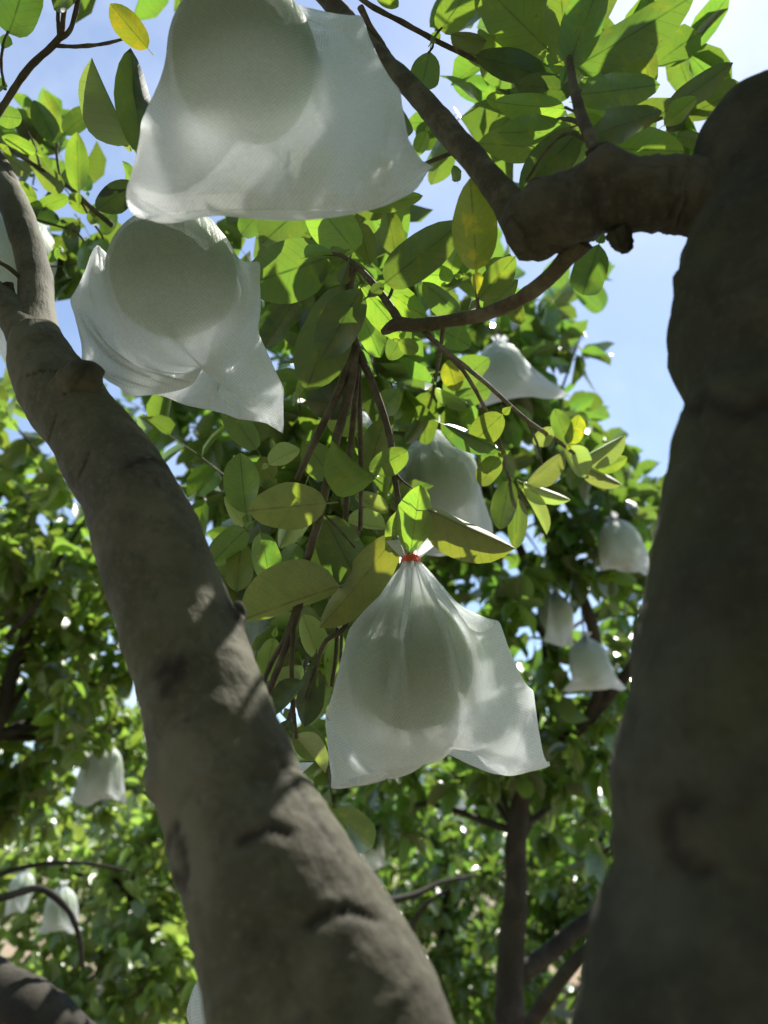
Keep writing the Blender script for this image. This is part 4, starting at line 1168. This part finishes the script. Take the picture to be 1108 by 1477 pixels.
# farther rows of the orchard
rr = np.random.default_rng(77)
far = [(-6.5, 9.5, 3.4, 'far orchard tree beyond the left-hand tree'), (-3.2, 11.5, 3.6, 'far orchard tree behind the sunlit yellow-green one'), (-.4, 11., 3.3, 'far orchard tree hidden mostly by the leaning limb'), (2.1, 11.5, 3.5, 'far orchard tree behind the slim upright trunk'),
       (4.8, 10.5, 3.4, 'far orchard tree behind the thick blurred trunk'), (-8.5, 15, 4.2, 'distant orchard tree in the back row, left of all others'), (-2., 17, 4.2, 'distant orchard tree in the back row behind the leaning limb'), (3.4, 17.5, 4.4, 'distant orchard tree in the back row behind the red-tied bag'), (8.6, 15, 4.2, 'distant orchard tree in the back row beyond the thick trunk')]
for k, (x, y, h, lab) in enumerate(far):
    b = np.array([x, y, -.05])
    cl = []
    for j in range(20):
        a, e = rr.uniform(0, 6.28), rr.uniform(.12, 1.0)
        q = 1.5 * math.sin(math.pi * min(.92, .25 + .65 * e)) * rr.uniform(.4, 1.0)
        cl.append((b + np.array([math.cos(a) * q, math.sin(a) * q, .5 + e * (h - .8)]), .62))
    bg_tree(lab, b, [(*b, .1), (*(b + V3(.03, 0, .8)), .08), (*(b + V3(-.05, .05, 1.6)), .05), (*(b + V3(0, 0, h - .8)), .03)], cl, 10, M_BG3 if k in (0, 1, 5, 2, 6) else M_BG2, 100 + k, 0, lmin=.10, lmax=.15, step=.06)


# ------------------------------------------------------------------ bagged fruit
def fruit_mesh(name, rx, rz, neck, seed=0, nv=20, nu=28):
    V, F = [], []
    for j in range(nv + 1):
        th = math.pi * j / nv
        z = math.cos(th)
        rad = math.sin(th) * (1 - neck * max(0, z) ** 1.5 * .55)
        zz = z * (1 + neck * .18 * max(0, z))
        for i in range(nu):
            a = 2 * math.pi * i / nu
            w = 1 + .05 * noise.noise(Vector((math.cos(a) * 1.5 * rad, math.sin(a) * 1.5 * rad, z * 1.5 + seed)))
            V.append((rad * math.cos(a) * rx * w, rad * math.sin(a) * rx * w, zz * rz * w))
    for j in range(nv):
        for i in range(nu):
            F.append((j * nu + i, (j + 1) * nu + i, (j + 1) * nu + (i + 1) % nu, j * nu + (i + 1) % nu))
    return fast_mesh(name, V, F, mat=M_FRUIT)


def pouch(knot, fc, fr, axis, W, H, nu=36, nv=48, hem=None, pins=(), steps=110, iters=9, seed=0, s_tie=.034, wind=(0, 0, 0), compress=.55, bend=.22, cs=None):
    """a flat sewn pouch pulled over a fruit and tied at the top, draped with position-based dynamics.
    knot, fc: tie point and fruit centre; fr: fruit radii (horizontal, vertical); hem: line of the bottom edge"""
    r = np.random.default_rng(seed)
    n = 2 * nu
    ax = np.asarray(axis, float)
    ax /= np.linalg.norm(ax)
    zz = np.array([0, 0, 1.0])
    nrm = np.cross(zz, ax)
    ds = H / (nv - 1)
    dw = W / nu
    jt = int(round(s_tie / ds))
    th = np.arange(n) / n * 2 * math.pi
    R0 = W / math.pi
    X = np.zeros((nv, n, 3))
    down = np.array([0, 0, -1.0])
    lean = np.asarray(fc) - np.asarray(knot)
    ph = r.uniform(0, 6.28, 6)
    for j in range(nv):
        s = (j - jt) * ds
        if s < 0:
            rad = .006 + (-s) * .42
            cx = np.asarray(knot) + zz * (-s) * .62 + ax * (-s) * .12
            ruff = 1 + .38 * np.sin(3 * th + ph[0]) + .26 * np.sin(7 * th + ph[1]) + .15 * np.sin(11 * th + ph[4])
            rx = ry = rad * ruff
        else:
            a0 = math.radians(46)
            s1 = R0 / math.sin(a0)
            if s < s1:
                rad = max(.006, s * math.sin(a0))
                drop = s * math.cos(a0)
            else:
                rad = R0
                drop = s1 * math.cos(a0) + (s - s1)
            t = min(1.0, drop / max(1e-4, np.linalg.norm(lean)))
            cx = np.asarray(knot) + down * drop + np.array([lean[0], lean[1], 0]) * t
            g = np.clip((s - s1) / max(1e-4, (H - s_tie - s1)), 0, 1)
            fl = g * g * (3 - 2 * g)
            ruff = 1 + (1 - fl) * (.05 * np.sin(5 * th + ph[2]) + .05 * np.sin(9 * th + ph[3])) * (s < s1)
            rx = (rad * (1 - fl) + (W / 2) * fl) * ruff
            ry = (rad * (1 - fl) + .004 * fl) * ruff
        X[j] = cx + (-np.cos(th) * rx)[:, None] * ax + (-np.sin(th) * ry)[:, None] * nrm
    X += r.normal(0, .0006, X.shape)
    Xp = X.copy()
    wgt = np.ones((nv, n))
    wgt[:jt + 1] = 0                                  # the gathered neck and its ruffle keep their shape
    tie0 = X[jt].copy()
    if jt + 1 < nv:
        pass
    pin_idx = []
    if hem is not None:                               # the hem follows a given line from corner to corner
        hl = catmull(hem, 120)
        cum = np.concatenate([[0], np.cumsum(np.linalg.norm(np.diff(hl, axis=0), axis=1))])
        for i in range(nu + 1):
            tgt = np.array([np.interp(cum[-1] * i / nu, cum, hl[:, q]) for q in range(3)])
            for kk in {i % n, (n - i) % n}:
                pin_idx.append((nv - 1, kk, X[nv - 1, kk].copy(), tgt))
    for (u, v, tgt) in pins:                          # single points: u along the width, v from tie (0) to hem (1)
        kk = int(round(u * nu)) % n
        jj = jt + int(round(v * (nv - 1 - jt)))
        pin_idx.append((jj, kk, X[jj, kk].copy(), np.asarray(tgt, float)))
    for (j, k, a, b) in pin_idx:
        wgt[j, k] = 0
    fr = np.array([fr[0] + .0022, fr[0] + .0022, fr[1] + .0022])
    fc = np.asarray(fc, float)
    dt = 1 / 50.
    gvec = np.array([0, 0, -9.8]) + np.asarray(wind, float)

    def solve(A, B, wa, wb, rest, ks, kc):
        d = B - A
        L = np.sqrt(np.einsum('...i,...i->...', d, d)) + 1e-9
        w = wa + wb
        k = np.where(L > rest, ks, kc)
        c = np.where(w > 0, (L - rest) / L * k / np.maximum(w, 1e-6), 0)[..., None] * d
        A += c * wa[..., None]
        B -= c * wb[..., None]

    uu = np.where(np.arange(n) <= nu, np.arange(n), n - np.arange(n)) / nu
    scale = np.interp(uu, [q[0] for q in cs], [q[1] for q in cs]) if cs else np.ones(n)   # cloth bunched up under the tie shortens a column
    dsc = ds * scale
    diag = np.sqrt(dsc ** 2 + dw ** 2)
    mirror = (n - np.arange(n)) % n
    for st in range(steps):
        f = min(1.0, st / (steps * .55))
        f = f * f * (3 - 2 * f)
        vel = (X - Xp) * .90
        Xp = X.copy()
        X = X + (vel + gvec * dt * dt * .35) * (wgt > 0)[..., None]
        for (j, k, a, b) in pin_idx:
            X[j, k] = a + (b - a) * f
        for _ in range(iters):
            # rows (ring direction)
            for o in (0, 1):
                if o == 0:
                    A, B = X[:, 0::2], X[:, 1::2]
                    solve(A, B, wgt[:, 0::2], wgt[:, 1::2], dw, 1.0, compress)
                else:
                    A, B = X[:, 1::2].copy(), np.roll(X[:, 0::2], -1, axis=1)
                    solve(A, B, wgt[:, 1::2], np.roll(wgt[:, 0::2], -1, axis=1), dw, 1.0, compress)
                    X[:, 1::2] = A
                    X[:, 0::2] = np.roll(B, 1, axis=1)
            # columns
            for o in (0, 1):
                m = (nv - o) // 2
                A, B = X[o:o + 2 * m:2], X[o + 1:o + 1 + 2 * m:2]
                solve(A, B, wgt[o:o + 2 * m:2], wgt[o + 1:o + 1 + 2 * m:2], dsc[None], 1.0, .8)
            # shear
            for sgn in (1, -1):
                Xs = np.roll(X, -sgn, axis=1)
                ws = np.roll(wgt, -sgn, axis=1)
                for o in (0, 1):
                    m = (nv - o) // 2
                    A = X[o:o + 2 * m:2].copy()
                    B = np.roll(X[o + 1:o + 1 + 2 * m:2], -sgn, axis=1)
                    solve(A, B, wgt[o:o + 2 * m:2], ws[o + 1:o + 1 + 2 * m:2], diag[None], .6, .25)
                    X[o:o + 2 * m:2] = A
                    X[o + 1:o + 1 + 2 * m:2] = np.roll(B, sgn, axis=1)
            # bending along columns and rows (every second vertex)
            for o in range(4):
                if o + 2 < nv:
                    a = X[o:nv - 2:4]
                    b = X[o + 2:nv:4][:len(a)]
                    a = a[:len(b)]
                    solve(a, b, wgt[o:nv - 2:4][:len(b)], wgt[o + 2:nv:4][:len(b)], 2 * dsc[None], .3, bend)
            A = X.copy()
            B = np.roll(X, -2, axis=1)
            A0, B0 = A.copy(), B.copy()
            lo = max(jt + 3, 1)
            wk = wgt.copy()
            wk[:lo] = 0
            solve(A, B, wk, np.roll(wk, -2, axis=1), 2 * dw, .15, bend * .5)
            X = X + ((A - A0) + np.roll(B - B0, 2, axis=1)) * .5
            for o in range(0, nv - 4):
                if (o + _) % 4 == 0:
                    solve(X[o], X[o + 4], wk[o], wk[o + 4], 4 * dsc, .2, bend * .8)
            # side seams and hem: the two layers are sewn along the bottom
            a = X[nv - 1].copy()
            mid = (a + a[mirror]) / 2
            free = (wgt[nv - 1] > 0)[:, None]
            X[nv - 1] = np.where(free, mid, a)
            # keep the front in front of the back near the hem
            # fruit
            q = (X - fc) / fr
            L = np.sqrt(np.einsum('...i,...i->...', q, q))
            ins = (L < 1) & (wgt > 0)
            if ins.any():
                q2 = q[ins] / L[ins][:, None]
                X[ins] = fc + q2 * fr
            X[jt] = tie0
            for (j, k, a0_, b_) in pin_idx:
                X[j, k] = a0_ + (b_ - a0_) * f
    # open the two layers by a hair at the hem
    nr = nrm * .0004
    k = np.arange(n)
    X[nv - 1, (k > 0) & (k < nu)] -= nr
    X[nv - 1, k > nu] += nr
    u = np.where(k <= nu, k, n - k) * dw + np.where(k <= nu, 0, 1.0)
    uv = np.zeros((nv, n + 1, 2))
    Xc = np.concatenate([X, X[:, :1]], axis=1)
    uc = np.arange(n + 1) * dw
    for j in range(nv):
        uv[j, :, 0] = uc
        uv[j, :, 1] = (nv - 1 - j) * ds
    idx = np.arange(nv * n).reshape(nv, n)
    nxt = np.roll(idx, -1, axis=1)
    faces = np.stack([idx[:-1], idx[1:], nxt[1:], nxt[:-1]], axis=-1).reshape(-1, 4)
    iuv = np.arange(nv * (n + 1)).reshape(nv, n + 1)
    fuv = np.stack([iuv[:-1, :-1], iuv[1:, :-1], iuv[1:, 1:], iuv[:-1, 1:]], axis=-1).reshape(-1, 4)
    return X.reshape(-1, 3), faces, uv.reshape(-1, 2)[fuv.ravel()]


def bag_mesh(name, data, mat, origin):
    v, f, luv = data
    me = fast_mesh(name, v - np.asarray(origin), f, mat=mat)
    lay = me.uv_layers.new(name='UVMap')
    if len(lay.data) == len(luv):
        lay.data.foreach_set('uv', luv.astype(np.float32).ravel())
    return me


def tie_mesh(origin, knot, rad=.0085, tail=True, seed=0):
    """a twisted red strip wound twice round the gathered neck with a loop on one side"""
    r = np.random.default_rng(seed)
    k = np.asarray(knot) - np.asarray(origin)
    pts = []
    for i in range(34):
        a = i / 33 * 6.3 * math.pi
        pts.append(k + np.array([math.cos(a + 2.2) * (rad + .001 * math.sin(3 * a)), math.sin(a + 2.2) * rad, -.0035 + .007 * i / 33 + .0012 * math.sin(a)]))
    if tail:
        for i in range(1, 14):
            a = i / 13 * 2 * math.pi
            pts.append(k + np.array([-rad - .006 + .0065 * math.cos(a) - .003 * i / 13, -rad * .6 - .002 * math.sin(a), -.004 - .0075 * math.sin(a) - .003 * i / 13]))
    v, f, uv, f0, f1 = tube_arrays(np.array(pts), np.full(len(pts), .0016), n=160, segs=7, cap=False)
    return fast_mesh('tie', v, f, uv, mat=M_TIE)


def bagged(label, knot, fc, fr, axis, W, H, hem, pins, seed, mat, red=True, group='bagged pomelos', neck=.5, subdiv=1, stem_to=None, **kw):
    t = thing('bagged_pomelo', label, 'bagged fruit', fc, group)
    data = pouch(knot, fc, fr, axis, W, H, hem=hem, pins=pins, seed=seed, **kw)
    o = link('bag', bag_mesh('bag', data, mat, fc), t)
    o.matrix_parent_inverse = Matrix.Identity(4)
    if subdiv:
        md = o.modifiers.new('smooth', 'SUBSURF')
        md.levels = md.render_levels = subdiv
    fo = link('pomelo', fruit_mesh('pomelo', fr[0] * .985, fr[1] * .985, .35, seed), t)
    fo.matrix_parent_inverse = Matrix.Identity(4)
    ti = link('tie', tie_mesh(fc, knot, rad=.0078, tail=False, seed=seed), t)
    ti.matrix_parent_inverse = Matrix.Identity(4)
    k = np.asarray(knot) - np.asarray(fc)
    sp = [k + (np.asarray(stem_to) - np.asarray(knot) if stem_to is not None else V3(0, .01, .12)), k + V3(0, 0, .03), k, k * .5 + V3(0, 0, fr[1] * .5), V3(0, 0, fr[1] * .95)]
    v, f, uv, _, _ = tube_arrays(np.array(sp), np.array([.0032, .0034, .0036, .0036, .004]), n=22, segs=8, cap=False)
    so = link('stem', fast_mesh('stem', v, f, uv, mat=M_TWIG), t)
    so.matrix_parent_inverse = Matrix.Identity(4)
    return t


# middle bag
fc = P(594, 955, .75)
bagged('white translucent bag with bright red tie, its bottom corners spread wide like a cape', P(594, 808, .755), fc, (.0635, .068), (1, .10, 0), .262, .292,
       [P(475, 1130, .71), P(545, 1112, .70), P(600, 1086, .715), P(648, 1050, .745), P(672, 1056, .765), P(696, 1100, .745), P(745, 1101, .74), P(796, 1098, .75)],
       [(0, .37, P(503, 903, .755)), (0, .72, P(467, 1030, .74)), (1, .40, P(722, 890, .765)), (1, .70, P(772, 990, .76))], 3, M_CLOTH, stem_to=P(582, 765, .754), cs=[(0, 1), (.22, .97), (.45, .86), (.6, .84), (.72, .93), (.85, 1), (1, 1)])
# top bag
fc = P(352, 92, .66)
bagged('largest white bag, pomelo showing through as a grey-green disc, with straight bottom hem', fc + V3(.0, .01, .125), fc, (.0645, .068), (1, .05, 0), .272, .342,
       [P(203, 313, .60), P(250, 308, .575), P(300, 303, .565), P(410, 302, .57), P(530, 300, .585), P(585, 270, .61), P(628, 238, .63)],
       [(0, .62, P(201, 170, .64)), (1, .62, P(580, 125, .665)), (1, .36, P(525, 15, .69))], 5, M_CLOTH, stem_to=fc + V3(.02, .05, .3))
# bag below it
fc = P(252, 398, .80)
bagged('white bag with black specks along its hem, touching the leaning limb below the largest bag', fc + V3(-.012, .01, .105), fc, (.069, .066), (1, -.15, 0), .262, .365,
       [P(178, 572, .755), P(230, 568, .735), P(272, 558, .74), P(302, 524, .79), P(335, 562, .785), P(370, 600, .765), P(411, 627, .77)],
       [(0, .42, P(140, 345, .80)), (0, .60, P(96, 430, .79)), (0, .82, P(108, 518, .775)), (1, .42, P(378, 372, .82)), (1, .66, P(368, 468, .80)), (1, .86, P(414, 560, .785))], 8, M_CLOTH_DIRTY, s_tie=.055, cs=[(0, 1), (.3, .97), (.52, .86), (.68, .96), (1, 1)], stem_to=fc + V3(.03, .06, .25))
# bag with orange knot behind the dusty leaf
fc = P(634, 688, 1.36)
bagged('slender upright white bag with small orange knot, half hidden by the dusty curled leaf', P(617, 617, 1.36), fc, (.070, .072), (.9, .4, 0), .25, .30,
       [P(578, 792, 1.34), P(640, 800, 1.30), P(707, 762, 1.38)], [(1, .5, P(692, 690, 1.39)), (0, .5, P(578, 690, 1.36))], 11, M_CLOTH, nu=26, nv=36, steps=80, stem_to=P(620, 585, 1.34))
# bag behind the lower limb
fc = P(392, 1300, .80)
bagged('white bag almost wholly hidden behind the thick lower part of the leaning limb', fc + V3(0, 0, .12), fc, (.07, .072), (1, .1, 0), .27, .33,
       [P(284, 1408, .74), P(330, 1470, .73), P(450, 1440, .74), P(564, 1322, .78)], [(1, .6, P(508, 1235, .80))], 13, M_CLOTH, nu=26, nv=36, steps=80, stem_to=fc + V3(.02, .05, .28))

# smaller bags farther off: three draped shapes, copied
protos = []
for s, (axis, hem) in enumerate((((1, .2, 0), [V3(-.12, -.03, -.15), V3(-.02, -.06, -.125), V3(.05, -.03, -.115), V3(.13, .02, -.13)]),
                                  ((.7, .7, 0), [V3(-.09, -.10, -.13), V3(0, 0, -.15), V3(.09, .10, -.16)]),
                                  ((1, -.3, 0), [V3(-.07, -.02, -.15), V3(.03, -.04, -.13), V3(.19, -.01, -.10)]),
                                  ((1, .1, 0), [V3(-.115, -.01, -.10), V3(-.05, -.03, -.115), V3(.02, .0, -.09), V3(.07, -.03, -.125), V3(.115, .03, -.11)]),
                                  ((.9, -.5, 0), [V3(-.11, .03, -.13), V3(-.03, -.05, -.15), V3(.03, .0, -.10), V3(.12, -.05, -.14)]))):
    data = pouch(V3(0, 0, .098), V3(0, 0, 0), (.070, .072), axis, .265, .275, nu=20, nv=28, hem=hem, steps=70, seed=40 + s)
    protos.append((bag_mesh('bag', data, M_CLOTH_FAR, (0, 0, 0)), fruit_mesh('pomelo', .069, .071, .15, 3 + s, 12, 16), tie_mesh((0, 0, 0), V3(0, 0, .098), tail=False, seed=s)))
    protos[-1][2].materials[0] = M_TWIG_GREEN
    v, f, uv, _, _ = tube_arrays(np.array([V3(.01, .02, .30), V3(0, 0, .15), V3(0, 0, .06)]), np.array([.003, .0035, .004]), n=10, segs=6, cap=False)
    protos[-1] += (fast_mesh('stem', v, f, uv, mat=M_TWIG),)
FARBAGS = [
    (722, 534, 1.95, 2, 0, 'hazy white bag with a long flap blowing to one side, under the swinging branch'),
    (892, 784, 2.6, 3, 10, 'small white bag hanging alone beside the thick blurred trunk'),
    (801, 886, 2.8, 4, 60, 'dim grey bag behind the thin curved branch, above a larger crumpled one'),
    (850, 955, 2.45, 3, -20, 'crumpled grey-white bag crossed by the thin curved branch'),
    (150, 1108, 2.9, 4, 20, 'small white bag with dark leaves in front of it, left of the leaning limb'),
    (32, 1282, 3.6, 4, -30, 'pale bag above the arching dark branch, the one nearer the thick slanting trunk'),
    (88, 1308, 3.5, 3, 0, 'pale bag with dark fruit shadow, enclosed by the arching dark branch'),
    (18, 372, 1.30, 1, 40, 'white bag glowing behind the sunlit fork at the head of the leaning limb'),
    (535, 1215, 3.3, 1, 80, 'dull shaded bag beside a patch of sky, below the red-tied bag'),
    (512, 640, 1.55, 1, 15, 'white bag mostly hidden behind the hanging dark twigs'),
    (372, 945, 1.15, 1, 70, 'white bag peeping out between the leaning limb and a dusty folded leaf'),
    (652, 1140, 4.6, 0, 0, 'tiny pale bag deep in the shaded foliage below the red-tied bag'),
]
for x, y, dd, k, rot, lab in FARBAGS:
    c = P(x, y, dd)
    t = thing('bagged_pomelo', lab, 'bagged fruit', c, 'bagged pomelos')
    t.rotation_euler = (math.radians((x * 7) % 17 - 8), math.radians((y * 5) % 19 - 9), math.radians(rot))
    t.scale = [.78 + ((x + y) % 23) / 100] * 3
    for nm, me in zip(('bag', 'pomelo', 'tie', 'stem'), protos[k]):
        o = link(nm, me, t)
        o.matrix_parent_inverse = Matrix.Identity(4)
